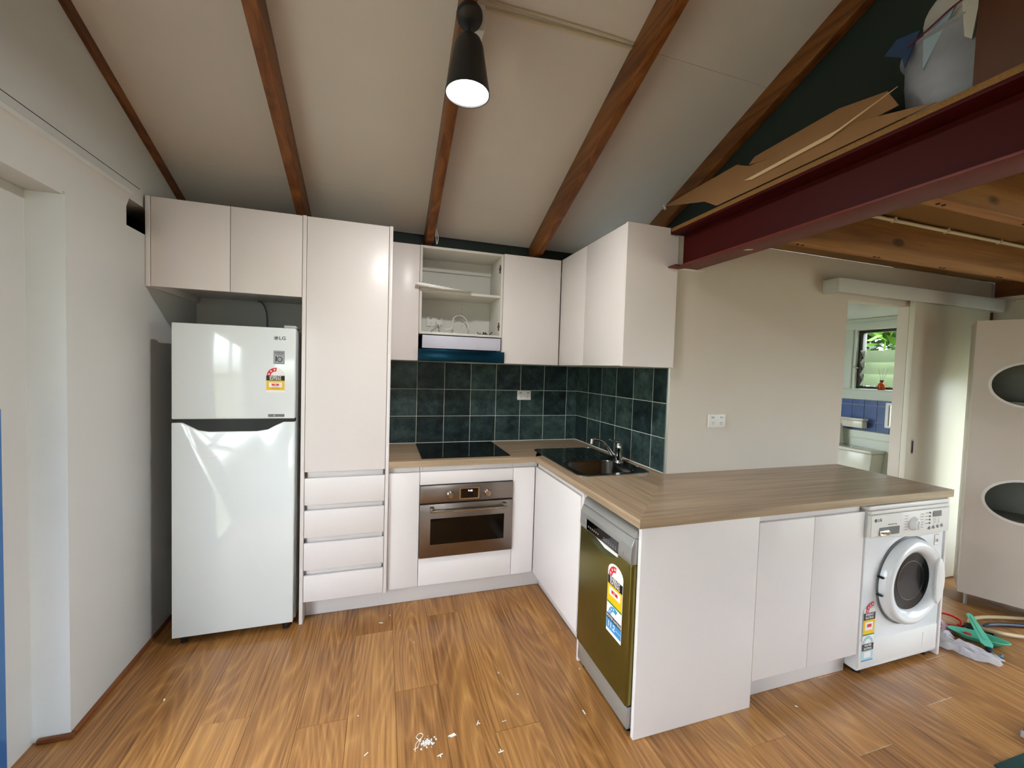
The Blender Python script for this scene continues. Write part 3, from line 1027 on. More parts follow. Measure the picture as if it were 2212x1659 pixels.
obj('shelf_hole', g, m_dark, c, kind='stuff')
c = thing('wall_cabinet', 'white wall cupboard right of the open shelves', 'cabinet', (-.55, -.16, 1.52))
obj('carcass', G().box(-.768, -.34, -.311, -.002, 1.5275, 2.29), m_cab, c)
door(c, -.7685, -.333, 1.524, 2.293, -.330)
# wall cupboards, right run
c = thing('corner_wall_cabinet', 'long white wall cupboard over the sink with notched end panel', 'cabinet', (-.16, -.7, 1.52))
obj('carcass', G().box(-.3115, -.002, -1.16, -.334, 1.529, 2.293), m_cab, c)
obj('door', G().box(-.330, -.312, -.715, -.334, 1.526, 2.294, .0012), m_cab, c)
obj('door', G().box(-.330, -.312, -1.161, -.7175, 1.526, 2.294, .0012), m_cab, c)
obj('side_panel', G().prism([(-.332, 1.524), (-.004, 1.524), (-.004, 2.258), (-.060, 2.258), (-.060, 2.295), (-.332, 2.295)], XZ, -1.1815, -1.1635), m_cab, c)

# worktop: three mitred sections with sink cut-out
wt = thing('worktop', 'oak look laminate worktop running round the corner and along the peninsula', 'worktop', (-.3, -.9, .876))
fr = XY
zt0, zt1 = .8765, .9142
IC, OC = (-.5905, -.602), (-.0025, -.010)
PC, PO = (-.5905, -1.7575), (-.0025, -1.1615)
obj('worktop_section', G().prism([(-1.5215, -.010), (-1.5215, -.602), IC, OC], fr, zt0, zt1), m_bx, wt, sm=False)
sinkhole = rrect(-.518, -.088, -1.118, -.388, .05)
obj('worktop_section', G().holed([IC, PC, PO, (-.012, -1.1615), (-.012, -.010), OC][:3] + [(-.0125, -1.172), (-.0125, -.020)], [sinkhole], fr, zt0, zt1), m_by, wt, sm=False)
obj('worktop_section', G().prism([(-.5905, -1.7575), (1.3762, -1.7575), (1.3762, -1.1615), (-.0025, -1.1615), (-.0125, -1.172)], fr, zt0, zt1), m_bx, wt, sm=False)
g = G().box(-1.5215, -.0125, -.0145, -.0128, .9143, .9165).box(-.0142, -.0125, -1.15, -.0145, .9143, .9165)
obj('silicone_bead', g, m_plast, wt)

# cooktop
ck = thing('cooktop', 'black glass electric cooktop set in the worktop', 'cooktop', (-1.04, -.30, .9143))
obj('glass_plate', G().prism(rrect(-1.328, -.752, -.553, -.045, .006, 3), XY, .9145, .9195), m_black, ck, sm=False)

# sink
sk = thing('sink', 'stainless steel sink with drainer set in the worktop', 'sink', (-.3, -.75, .9143))
so = rrect(-.534, -.070, -1.134, -.372, .055)
bowl = rrect(-.492, -.140, -1.095, -.775, .075)
obj('rim', G().holed(so, [bowl], XY, .9146, .9172), m_steelsink, sk, sm=False)
obj('rim_edge', G().holed(so, [rrect(-.531, -.073, -1.131, -.375, .053)], XY, .9173, .9184), m_chrome, sk, 'bright rolled rim')
t = bmesh.new()
def ring(poly, z):
    return [t.verts.new((u, v, z)) for u, v in poly]
A = ring(bowl, .9172)
B = ring(rrect(-.485, -.147, -1.088, -.782, .072), .905)
Cc = ring(rrect(-.475, -.157, -1.078, -.792, .065), .79)
Dd = ring(rrect(-.455, -.177, -1.058, -.812, .05), .765)
for a_, b2 in ((A, B), (B, Cc), (Cc, Dd)):
    for i in range(len(a_)):
        t.faces.new((a_[i], b2[i], b2[(i + 1) % len(a_)], a_[(i + 1) % len(a_)]))
t.faces.new(Dd)
g = G()
g.merge(t)
obj('bowl', g, m_steelsink, sk)
obj('plug_hole', G().lathe([(.045, .7655), (.045, .768), (.035, .7675), (.03, .7662), (0, .7662)], (-.31, -.93, 0), 'z', 24), m_chrome, sk)
for k in range(9):
    x = -.47 + k * .042
    obj('drainer_rib', G().box(x, x + .006, -.70 + abs(k - 4) * .008, -.43, .9173, .9186, .0005), m_chrome, sk)
g = G()
for k in range(14):
    g.box(-.46 + k * .024, -.449 + k * .024, -.757, -.753, .9173, .9182)
obj('drainer_slot', g, m_chrome, sk, kind='stuff')

# tap
tp = thing('kitchen_tap', 'chrome mixer tap with long spout behind the sink bowl', 'tap', (-.125, -.86, .917))
obj('base', G().lathe([(0, .0), (.030, .0), (.029, .006), (.024, .012), (0, .012)], (-.125, -.86, .9185), 'z', 24), m_chrome, tp)
obj('body', G().lathe([(.021, .93), (.021, 1.0), (.023, 1.01), (.022, 1.03), (.012, 1.043), (0, 1.045)], (-.125, -.86, 0), 'z', 24), m_chrome, tp)
obj('spout', G().tube([(-.135, -.86, .952), (-.17, -.858, .965), (-.21, -.855, 1.02), (-.25, -.853, 1.055), (-.285, -.852, 1.066), (-.315, -.851, 1.064)], [.012, .011, .010, .0095, .0095], 12), m_chrome, tp)
obj('aerator', G().cyl((-.315, -.851, 1.070), (-.318, -.851, 1.040), .012, 14), m_chrome, tp)
obj('lever', G().tube([(-.125, -.86, 1.04), (-.155, -.862, 1.052), (-.20, -.864, 1.064)], [.011, .008, .006], 10), m_chrome, tp)

# rangehood
hd = thing('rangehood', 'slide-out rangehood with blue filmed front under the open cupboard', 'rangehood', (-1.05, -.17, 1.52))
obj('hood_body', G().box(-1.32, -.79, -.27, -.02, 1.56, 1.705), m_blackm, hd)
obj('hood_panel', G().box(-1.320, -.780, -.332, -.316, 1.612, 1.698, .001), m_lilac, hd)
obj('front_visor', G().box(-1.3425, -.756, -.352, -.328, 1.526, 1.604, .0015), m_hood, hd)
obj('filter_tray', G().box(-1.335, -.76, -.327, -.03, 1.530, 1.548, .001), m_steel, hd)
obj('control_strip', G().box(-1.1, -.79, -.345, -.329, 1.520, 1.5255, .0006), m_silver, hd)

# fridge
fr_ = thing('fridge', 'white two-door top-mount fridge freezer with energy rating sticker', 'fridge', (-2.30, -.32, 0))
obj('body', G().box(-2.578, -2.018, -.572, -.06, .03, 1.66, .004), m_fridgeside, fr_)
g = G().box(-2.580, -2.020, -.640, -.575, 1.183, 1.672, .006, 3)
fd = obj('freezer_door', g, m_fridge, fr_)
# lower door with scooped handle recess at its top edge
prof = [(-2.580, .045), (-2.020, .045), (-2.020, 1.165), (-2.075, 1.165), (-2.11, 1.148), (-2.15, 1.125), (-2.20, 1.117), (-2.42, 1.117), (-2.465, 1.125), (-2.50, 1.145), (-2.535, 1.165), (-2.580, 1.165)]
ld = obj('fridge_door', G().prism(prof, XZ, -.640, -.575, .004), m_fridge, fr_)
obj('handle_recess', G().box(-2.577, -2.023, -.632, -.580, 1.105, 1.183), m_blackm, fr_, 'black glossy finger recess')
obj('hinge_cover', G().box(-2.08, -2.022, -.62, -.50, 1.6725, 1.688, .003), m_fridgeside, fr_)
for xa in (-2.06, -2.54):
    obj('foot', G().cyl((xa, -.60, .001), (xa, -.60, .045), .016, 14), m_blackm, fr_)
F = Face((0, -.6402, 0), (1, 0, 0), (0, 0, 1))
# maker's badge
obj('badge_disc', G().cyl((-2.113, -.6402, 1.616), (-2.113, -.6412, 1.616), .0105, 24), pm('badge_grey', '6e7074', .3, .6), fr_)
F.plate('badge_ring', arc(-2.113, 1.616, .0062, .0078, 80, 360), m_swhite, fr_, 3)
F.txt('badge_lettering', 'LG', -2.083, 1.616, .026, m_ink, fr_, 1, 1.05, .0004)
# inverter warranty sticker
F.rect('warranty_sticker', -2.124, -2.072, 1.478, 1.548, m_ink, fr_, 1)
F.rect('sticker_field', -2.122, -2.074, 1.480, 1.546, m_sgrey, fr_, 2)
F.txt('sticker_lettering', 'INVERTER', -2.098, 1.537, .0105, m_ink, fr_, 3, .9, .0003)
F.txt('sticker_lettering', 'COMPRESSOR', -2.098, 1.529, .0055, m_ink, fr_, 3)
F.rect('sticker_rule', -2.122, -2.074, 1.5245, 1.5252, m_ink, fr_, 3)
F.txt('sticker_numeral', '1', -2.112, 1.5035, .040, m_sblack, fr_, 3, .9, .001)
F.plate('sticker_numeral', arc(-2.0945, 1.5035, .0098, .0135, 0, 359, 28), m_sblack, fr_, 3)
F.txt('sticker_lettering', 'YEAR', -2.0945, 1.5035, .006, m_ink, fr_, 3)
F.txt('sticker_lettering', 'WARRANTY', -2.098, 1.484, .0055, m_ink, fr_, 3)


def energy(F, p, u0, v0, w, h=None, kwh='306', water=False):
    """energy rating label, bottom-left u0,v0, width w"""
    s = w / .09
    e_b = v0
    F.plate('energy_sticker', [(u0, e_b), (u0 + w, e_b), (u0 + w, e_b + .095 * s)] + [(u0 + w / 2 + w / 2 * math.cos(math.radians(a)), e_b + .095 * s + .042 * s * math.sin(math.radians(a))) for a in range(15, 180, 15)] + [(u0, e_b + .095 * s)], m_swhite, p, 1)
    cx, cy = u0 + w / 2, e_b + .093 * s
    F.plate('star_arc', arc(cx, cy, .023 * s, .043 * s, 82, 180), m_red, p, 2)
    stars(F, p, cx, cy, .033 * s, (165, 132, 99), .0062 * s)
    F.rect('title_band', u0, u0 + w, e_b + .066 * s, e_b + .093 * s, m_sblack, p, 2)
    F.txt('title_lettering', 'ENERGY', cx, e_b + .0855 * s, .0155 * s, m_swhite, p, 3, 1, .0002)
    F.txt('title_lettering', 'RATING', cx, e_b + .0735 * s, .0155 * s, m_swhite, p, 3, 1, .0002)
    F.rect('yellow_field', u0 + .001 * s, u0 + w - .001 * s, e_b + .014 * s, e_b + .066 * s, m_yel, p, 2)
    F.rect('reading_box', u0 + .013 * s, u0 + w - .013 * s, e_b + .030 * s, e_b + .056 * s, m_swhite, p, 3)
    F.rect('reading_band', cx - .018 * s, cx + .018 * s, e_b + .0385 * s, e_b + .0475 * s, m_red, p, 4)
    F.txt('reading_lettering', kwh, cx, e_b + .043 * s, .008 * s, m_swhite, p, 5)
    F.txt('small_lettering', 'Energy consumption', cx, e_b + .052 * s, .0045 * s, m_red, p, 4)
    F.txt('small_lettering', 'kWh per year', cx, e_b + .034 * s, .0045 * s, m_red, p, 4)
    F.txt('small_lettering', 'Compare models', cx, e_b + .022 * s, .006 * s, m_ink, p, 3)


energy(F, fr_, -2.158, 1.324, .088)
F.rect('model_strip', -2.148, -2.070, 1.193, 1.208, m_plastg, fr_, 1)
obj('strip_dot', G().prism(arc(-2.119, 1.2005, 0.0001, .0028, 0, 359, 14)[:15], F, .0007, .0012), m_swhite, fr_, sm=False)
obj('label_residue', G().prism([(-2.45, .958), (-2.38, .985), (-2.379, .992), (-2.449, .966)], F, .0001, .0003), m_swhite, fr_, 'scraped sticker residue')
# fridge power cord
obj('electrical_cable', G().tube([(-2.355, -.03, 1.883), (-2.33, -.035, 1.872), (-2.308, -.04, 1.83), (-2.298, -.045, 1.77), (-2.296, -.048, 1.665)], .0055, 8), m_plastg, None, 'grey power cord hanging down behind the fridge top', 'cord')

# oven
ov = thing('oven', 'stainless steel built-in oven with dark glass door', 'oven', (-1.04, -.3, .3))
obj('oven_body', G().box(-1.318, -.754, -.558, -.03, .305, .755), m_blackm, ov)
obj('control_panel', G().box(-1.3345, -.7375, -.596, -.5605, .648, .7545, .0015), m_steel, ov)
dr_ = obj('oven_door', G().box(-1.3345, -.7375, -.596, -.5605, .304, .638, .0015), m_steel, ov)
obj('door_glass', G().prism(rrect(-1.270, -.796, .385, .548, .003, 2), XZ, -.5975, -.5962), m_glassdark, dr_)
obj('shadow_gap', G().box(-1.330, -.742, -.585, -.5605, .6385, .6475), m_dark, ov)
g = G().cyl((-1.268, -.632, .602), (-.795, -.632, .602), .0085, 16)
h = obj('handle', g, m_chrome, dr_)
for xa in (-1.276, -.812):
    obj('handle_bracket', G().box(xa, xa + .024, -.633, -.5962, .596, .626, .002), m_steel, dr_)
for x in (-1.150, -.911):
    k = obj('knob', G().lathe([(0, -.624), (.017, -.624), (.019, -.621), (.019, -.606), (.0215, -.600), (.022, -.5965), (0, -.5965)], (x, 0, .694), 'y', 24), m_chrome, ov)
obj('display_bezel', G().holed(rrect(-1.094, -.965, .659, .735, .006, 4), [rrect(-1.085, -.974, .667, .727, .003, 4)], XZ, -.600, -.5962), m_chrome, ov)
obj('display', G().box(-1.0848, -.9742, -.5985, -.5962, .6675, .7265), m_black, ov)
text('clock_digits', '9:48', ov, (-1.025, -.5988, .712), (1, 0, 0), (0, 0, 1), .017, emit('clock_glow', 'f6d8ee', 2.5), .0002)

# dishwasher
dw = thing('dishwasher', 'slim stainless dishwasher with energy and water rating sticker', 'dishwasher', (-.3, -1.5, 0))
Y0, Y1 = -1.725, -1.282
obj('tub_body', G().box(-.555, -.03, Y0 + .004, Y1 - .004, .03, .845), m_blackm, dw)
# curved control head, profile in x-z extruded along y
hp = [(-.556, .715), (-.600, .715), (-.604, .735), (-.601, .790), (-.590, .818), (-.583, .822), (-.556, .822)]
obj('control_head', G().prism(hp, lambda u, v, w: Vector((u, w, v)), Y0, Y1, .002), m_silver, dw)
obj('top_cover', G().prism([(-.556, .824), (-.586, .824), (-.578, .852), (-.566, .859), (-.05, .859), (-.05, .848), (-.556, .848)], lambda u, v, w: Vector((u, w, v)), Y0, Y1), m_silver, dw)
obj('door_panel', G().box(-.600, -.557, Y0, Y1, .128, .7145, .005, 3), m_olive, dw)
obj('toe_panel', G().box(-.590, -.560, Y0 + .002, Y1 - .002, .030, .120, .002), m_silver, dw)
for ya in (-1.69, -1.32):
    obj('foot', G().cyl((-.56, ya, .001), (-.56, ya, .03), .016, 12), m_blackm, dw)
FD = Face((-.6042, 0, 0), (0, -1, 0), (0, 0, 1))
obj('control_strip', G().prism([(1.355, .722), (1.632, .722), (1.632, .772), (1.355, .772)], FD, -.004, .0012), m_black, dw)
obj('grip_recess', G().prism([(1.36, .713)] + [(1.36 + .27 * k / 12, .713 - .040 * math.sin(math.pi * k / 12) ** .6) for k in range(1, 12)] + [(1.63, .713)], FD, -.0040, -.0036), pm('recess_green', '4d5a36', .2, .8), dw)
obj('grip_insert', G().prism([(1.45, .7215), (1.632, .7215), (1.632, .708), (1.53, .704)], FD, -.003, .0016), m_plast, dw)
g = G()
for k in range(6):
    g.prism([(1.372 + k * .018, .738), (1.380 + k * .018, .738), (1.380 + k * .018, .745), (1.372 + k * .018, .745)], FD, .0013, .0016)
for k in range(6):
    g.prism([(1.515 + k * .019, .735), (1.525 + k * .019, .735), (1.525 + k * .019, .739), (1.515 + k * .019, .739)], FD, .0013, .0016)
    g.prism([(1.515 + k * .019, .745), (1.525 + k * .019, .745), (1.525 + k * .019, .747), (1.515 + k * .019, .747)], FD, .0013, .0016)
obj('control_legend', g, m_sgrey, dw, kind='stuff', sm=False)
for u, r in ((1.332, .010), (1.662, .013)):
    obj('button', G().cyl(FD(u, .748, -.003), FD(u, .748, .002), r, 20), m_silver, dw)
FW = Face((-.6003, 0, 0), (0, -1, 0), (0, 0, 1))
# combined rating sticker, u .. 1.556-1.683, z .345-.660
u0, w = 1.558, .118
FW.plate('rating_sticker', [(u0, .353), (u0 + w, .353), (u0 + w, .625)] + [(u0 + w / 2 + w / 2 * math.cos(math.radians(a)), .625 + .04 * math.sin(math.radians(a))) for a in range(15, 180, 15)] + [(u0, .625)], m_swhite, dw, 1)
cx = u0 + w / 2
FW.plate('energy_arc', arc(cx, .605, .026, .051, 85, 180), m_red, dw, 2)
stars(FW, dw, cx, .605, .0385, (162, 130, 99), .0075)
FW.rect('energy_band', u0 + .002, u0 + w - .002, .566, .603, m_sblack, dw, 2)
FW.txt('energy_lettering', 'ENERGY', cx, .5935, .021, m_swhite, dw, 3, 1, .0003)
FW.txt('energy_lettering', 'RATING', cx, .5765, .021, m_swhite, dw, 3, 1, .0003)
FW.rect('yellow_field', u0 + .002, u0 + w - .002, .489, .566, m_yel, dw, 2)
FW.rect('reading_box', u0 + .016, u0 + w - .016, .522, .556, m_swhite, dw, 3)
FW.rect('reading_band', cx - .024, cx + .024, .533, .547, m_red, dw, 4)
FW.txt('reading_lettering', '203', cx, .540, .011, m_swhite, dw, 5)
FW.rect('green_band', u0 + .002, u0 + w - .002, .481, .489, m_grn, dw, 2)
FW.plate('water_arc', arc(cx, .436, .023, .043, 55, 180), m_sblue, dw, 2)
stars(FW, dw, cx, .436, .033, (160, 128, 96), .0065)
FW.rect('water_band', u0 + .002, u0 + w - .002, .412, .434, m_sblack, dw, 2)
FW.txt('water_lettering', 'WATER RATING', cx, .423, .0165, m_swhite, dw, 3, .95, .0002)
FW.rect('blue_field', u0 + .002, u0 + w - .002, .368, .412, m_sblue, dw, 2)
FW.txt('water_reading', '11.2', cx - .016, .391, .034, m_swhite, dw, 3, 1, .0008)
FW.txt('small_lettering', 'litres per wash', cx + .038, .391, .006, m_swhite, dw, 3)

# washing machine
wm = thing('washing_machine', 'white front-loading washing machine under the peninsula end', 'washing machine', (1.03, -1.5, 0))
X0, X1, YF = .722, 1.338, -1.745
obj('cabinet_body', G().box(X0, X1, YF, -1.17, .028, .845, .008, 3), m_white, wm)
obj('top_lid', G().box(X0 + .001, X1 - .001, YF - .010, -1.17, .8455, .868, .006, 3), m_plast, wm)
cp = [(X0 + .004, .715), (X0 + .004, .826), (X1 - .004, .826), (X1 - .004, .700), (1.22, .693), (1.10, .690), (.95, .700), (.86, .712)]
cpn = obj('control_panel', G().prism(cp, XZ, YF - .020, YF - .0005, .003), m_plast, wm)
obj('panel_cap', G().box(X0 + .004, X1 - .004, YF - .016, YF - .0005, .828, .845, .003), m_plast, wm)
FM = Face((0, YF - .0202, 0), (1, 0, 0), (0, 0, 1))
obj('drawer_front', G().prism([(.729, .722), (.955, .716), (.955, .823), (.729, .823)], XZ, YF - .0215, YF - .0203), m_plast, wm)
obj('drawer_recess', G().prism(rrect(.785, .935, .722, .762, .004, 3), XZ, YF - .0222, YF - .0216), m_plastg, wm)
obj('drawer_grip', G().prism([(.785, .722), (.862, .722), (.862, .738), (.845, .748), (.785, .748)], XZ, YF - .029, YF - .0223, .002), m_chrome, wm)
kb = obj('program_knob', G().lathe([(0, -.022), (.023, -.022), (.027, -.019), (.029, -.012), (.034, -.003), (.035, -.0), (0, -.0)], (1.046, YF - .0204, .762), 'y', 32), m_white, wm)
obj('knob_grip', G().box(1.038, 1.054, YF - .0465, YF - .0425, .742, .783, .003), m_plast, kb)
obj('display_window', G().prism(rrect(1.195, 1.262, .785, .815, .003, 2), XZ, YF - .0222, YF - .0203), m_plastg, wm)
g = G()
for k in range(6):
    g.box(.972, .998, YF - .0215, YF - .0204, .805 - k * .014, .8065 - k * .014)
    g.box(1.095, 1.120, YF - .0215, YF - .0204, .805 - k * .014, .8065 - k * .014)
for k in range(4):
    g.box(1.135, 1.158, YF - .0215, YF - .0204, .808 - k * .018, .8095 - k * .018)
    g.box(1.20, 1.222, YF - .0215, YF - .0204, .776 - k * .008, .777 - k * .008)
    g.box(1.235, 1.25, YF - .0215, YF - .0204, .776 - k * .008, .777 - k * .008)
obj('panel_legend', g, m_ink, wm, kind='stuff', sm=False)
for k in range(4):
    obj('button', G().sphere((1.17, YF - .0215, .808 - k * .018), .0055, 1, .6, 1, 1), m_plastg, wm)
for k in range(4):
    obj('button', G().sphere((1.172 + k * .033, YF - .0215, .728 + k * .002), .008, 1, .6, 1.2, 2), m_sgrey, wm)
FM.txt('badge_lettering', 'LG', .786, .800, .020, m_ink, wm, 3, 1.1, .0006)
obj('badge_disc', G().cyl((.757, YF - .0216, .800), (.757, YF - .0225, .800), .009, 18), m_ink, wm)
FM.txt('model_lettering', 'Direct Drive 7 kg', .88, .774, .009, m_ink, wm, 3)
FB = Face((0, YF - .0003, 0), (1, 0, 0), (0, 0, 1))
FB.rect('warranty_sticker', 1.262, 1.297, .618, .675, m_ink, wm, 1)
FB.rect('sticker_field', 1.2635, 1.2955, .6195, .6735, m_swhite, wm, 2)
FB.txt('sticker_lettering', '10', 1.2795, .642, .024, m_ink, wm, 3, 1, .0004)
# porthole door
cx, cz = 1.055, .458
dprof = [(.148, -.012), (.151, -.024), (.162, -.038), (.180, -.048), (.197, -.050), (.211, -.043), (.220, -.030), (.222, -.006), (.148, -.006)]
pd = obj('door_ring', G().lathe([(r, h) for r, h in dprof] + [dprof[0]], (cx, YF, cz), 'y', 56), m_white, wm)
obj('door_gasket_ring', G().lathe([(.225, -.0055), (.232, -.0055), (.232, -.001), (.225, -.001), (.225, -.0055)], (cx, YF, cz), 'y', 56), m_plastg, wm)
obj('door_glass', G().lathe([(0, -.010), (.06, -.011), (.10, -.013), (.140, -.018), (.1475, -.019), (.147, -.010), (0, -.008)], (cx, YF, cz), 'y', 40), m_port, pd)
obj('glass_reflection_ring', G().lathe([(.1005, -.0142), (.102, -.0147), (.1035, -.0142)], (cx + .01, YF, cz), 'y', 40), m_plastg, pd)  # thin grey ring paints a faint reflection on the porthole glass
obj('door_grip', G().prism([(cx + .203 * math.cos(math.radians(a)), cz + .203 * math.sin(math.radians(a))) for a in range(-38, 39, 6)] + [(cx + .160 - .026 * math.cos(math.radians(a)), cz + .122 * math.sin(math.radians(a))) for a in range(80, -81, -16)], XZ, YF - .0565, YF - .046, .0015), m_plast, pd)
for zz in (.045, -.045):
    obj('door_hinge', G().box(cx - .236, cx - .2225, YF - .03, YF - .006, cz + zz, cz + zz + .008), m_blackm, wm)
obj('service_panel', G().box(X0 + .006, X1 - .006, YF - .0025, YF - .0003, .045, .178, .001), m_plast, wm)
obj('panel_latch', G().box(1.215, 1.232, YF - .004, YF - .0026, .08, .15), m_plast, wm)
for x in (.775, 1.29):
    for ya in (-1.71, -1.25):
        obj('foot', G().cyl((x, ya, .001), (x, ya, .03), .02, 14), m_blackm, wm)
# rating stickers lower left
FB2 = Face((0, YF - .0027, 0), (1, 0, 0), (0, 0, 1))
def band(name, a0, a1, b0, b1, m, lvl):
    FB2.rect(name, a0, a1, b0, b1, m, wm, lvl)
ux = .745
FB2.rect('rating_sticker', ux, ux + .083, .075, .345, m_swhite, wm, 1)
FB2.plate('energy_arc', arc(ux + .065, .325, .032, .052, 88, 178), m_red, wm, 2)
stars(FB2, wm, ux + .065, .325, .042, (165, 143, 121, 99), .0055)
band('energy_band', ux, ux + .083, .288, .324, m_sblack, 3)
FB2.txt('energy_lettering', 'ENERGY', ux + .0415, .3145, .016, m_swhite, wm, 4, 1, .0002)
FB2.txt('energy_lettering', 'RATING', ux + .0415, .2985, .016, m_swhite, wm, 4, 1, .0002)
band('yellow_field', ux, ux + .083, .215, .288, m_yel, 2)
band('reading_box', ux + .014, ux + .069, .235, .276, m_swhite, 3)
band('reading_band', ux + .027, ux + .058, .250, .266, m_red, 4)
band('green_band', ux, ux + .083, .208, .215, m_grn, 3)
FB2.plate('water_arc', arc(ux + .0415, .165, .024, .038, 5, 175), pm('sticker_pale_blue', '9cc4cf', .4), wm, 2)
stars(FB2, wm, ux + .0415, .165, .031, (150, 120, 90, 60), .0045)
band('water_band', ux, ux + .083, .130, .165, m_sblack, 3)
FB2.txt('water_lettering', 'WATER', ux + .0415, .156, .015, m_swhite, wm, 4, 1, .0002)
FB2.txt('water_lettering', 'RATING', ux + .0415, .140, .015, m_swhite, wm, 4, 1, .0002)
band('pale_field', ux, ux + .083, .082, .130, pm('sticker_ice', 'b9d6dc', .4), 2)
band('reading_box', ux + .018, ux + .065, .093, .122, m_swhite, 3)
band('blue_band', ux, ux + .083, .0755, .0825, m_sblue, 3)


# power points
def gpo(loc, ax, label, plate_w=.115, plate_h=.073):
    """double power point in the y-plane at loc (centre), facing -y"""
    x, y, z = loc
    t_ = thing('power_point', label, 'power point', (x, y, z - plate_h / 2), 'white double power points')
    obj('faceplate', G().box(x - plate_w / 2, x + plate_w / 2, y - .009, y, z - plate_h / 2, z + plate_h / 2, .003), m_plast, t_)
    g = G()
    for s_ in (-1, 1):
        cx_ = x + s_ * plate_w * .235
        for dx, a in ((-.006, 20), (.006, -20), (0, 0)):
            tb = bmesh.new()
            bmesh.ops.create_cube(tb, size=1)
            bmesh.ops.scale(tb, vec=(.0018, .001, .008), verts=tb.verts)
            bmesh.ops.transform(tb, matrix=Matrix.Translation((cx_ + dx, y - .0094, z - .010 - (.010 if dx == 0 else 0))) @ Matrix.Rotation(math.radians(a), 4, 'Y'), verts=tb.verts)
            g.merge(tb)
    obj('pin_slot', g, m_blackm, t_, kind='stuff')
    for s_ in (-1, 1):
        cx_ = x + s_ * plate_w * .27
        obj('switch_rocker', G().box(cx_ - .010, cx_ + .010, y - .012, y - .0091, z + .016, z + .027, .001), m_sgrey, t_)
    return t_


gpo((-.482, -.0128, 1.279), 'y', 'white double power point on the dark green tiles')
gpo((.338, -1.1605, 1.218), 'y', 'white double power point on the plain cream wall', .125, .08)
gpo((-1.205, -.0118, 1.823), 'y', 'white double power point inside the open wall cupboard')
pc = thing('plug_cord', 'white plug and looping white cord inside open wall cupboard', 'cord', (-1.1, -.05, 1.722))
obj('plug', G().cyl((-1.178, -.021, 1.815), (-1.178, -.05, 1.815), .019, 18), m_plast, pc)
obj('cord', G().tube([(-1.178, -.05, 1.81), (-1.17, -.07, 1.78), (-1.12, -.08, 1.765), (-1.08, -.08, 1.79), (-1.075, -.08, 1.85), (-1.03, -.08, 1.872), (-.985, -.08, 1.85), (-.965, -.08, 1.79), (-.99, -.08, 1.728)], .0035, 8), m_plast, pc)
obj('cord', G().tube([(-1.19, -.05, 1.80), (-1.235, -.07, 1.775), (-1.25, -.08, 1.728), (-1.20, -.12, 1.727), (-1.12, -.12, 1.73), (-1.06, -.1, 1.745), (-1.08, -.09, 1.77), (-1.14, -.08, 1.752), (-1.18, -.09, 1.728)], .003, 8), m_plast, pc)
# scraps on the cupboard floor
g = G()
rr = random.Random(11)
for i in range(16):
    p = Vector((-.86 + rr.gauss(0, .03), -.22 + rr.gauss(0, .02), 1.7235))
    g.tube([p, p + Vector((rr.uniform(-.03, .03), rr.uniform(-.02, .02), rr.uniform(.006, .028)))], .0035, 5, smooth=False)
obj('hinge_pile', g, m_twig, None, 'small heap of brown hinge parts in open cupboard corner', 'hinges', kind='stuff')
# plastic strip lying over the shelf
ps = thing('plastic_strip', 'white plastic fitting pack poking out over the cupboard shelf', 'plastic fitting', (-1.25, -.33, 2.003))
obj('strip_body', G().prism([(-1.372, 2.028), (-1.350, 2.034), (-1.13, 2.012), (-1.0, 2.0045), (-1.0, 2.0025), (-1.20, 2.0028), (-1.330, 2.012), (-1.372, 2.018)], XZ, -.375, -.300, .002), m_plast, ps)
g = G()
for k in range(7):
    x = -1.345 + k * .03
    g.tube([(x, -.37, 2.032 - k * .003), (x + .008, -.34, 2.045 - k * .003), (x + .012, -.305, 2.031 - k * .003)], .003, 6)
obj('bubble_ridge', g, m_plast, ps, kind='stuff')

# ================================================================ PENDANT LAMP
lp = thing('pendant_lamp', 'black pendant lamp with glowing globe hanging from the rafter', 'lamp', (-1.276, -1.525, 2.52))
nrm = Vector((0, .41, 1)).normalized()   # rafter underside normal (pointing up)
cc = Vector((-1.276, -1.525, zc(-1.525) - .1625 + .0))
q = nrm.to_track_quat('Z', 'Y').to_matrix().to_4x4()
g = G().lathe([(0, -.030), (.018, -.030), (.030, -.026), (.046, -.020), (.050, -.008), (.050, 0), (0, 0)], (0, 0, 0), 'z', 32)
bmesh.ops.transform(g.bm, matrix=Matrix.Translation(cc) @ q, verts=g.bm.verts)
obj('canopy', g, m_shade, lp)
obj('cord', G().cyl((-1.276, -1.525, 2.752), tuple(cc + Vector((0, 0, -.02))), .0035, 8), m_blackm, lp)
sp_ = [(.085, 2.532), (.083, 2.545), (.060, 2.675), (.056, 2.705), (.046, 2.730), (.026, 2.747), (.006, 2.753), (0, 2.753)]
inner = [(0, 2.748), (.024, 2.742), (.042, 2.726), (.052, 2.703), (.056, 2.675), (.079, 2.545), (.081, 2.532), (.085, 2.532)]
obj('lamp_shade', G().lathe(sp_ + inner, (-1.276, -1.525, 0), 'z', 40), m_shade, lp)
obj('globe', G().lathe([(0, 2.534), (.04, 2.5335), (.074, 2.5345), (.080, 2.538), (.072, 2.552), (0, 2.56)], (-1.276, -1.525, 0), 'z', 32), m_bulb, lp)
JX = .010
jb = thing('junction_box', 'small white junction box beside the pendant lamp on ceiling', 'junction box', (-1.225, -1.5, 2.82))
obj('box_body', G().box(-1.2535, -1.210, -1.500, -1.41, 2.80, 2.90, .004), m_plast, jb)
obj('lid_screw', G().cyl((-1.235, -1.4995, 2.88), (-1.235, -1.502, 2.88), .003, 8), m_silver, jb)

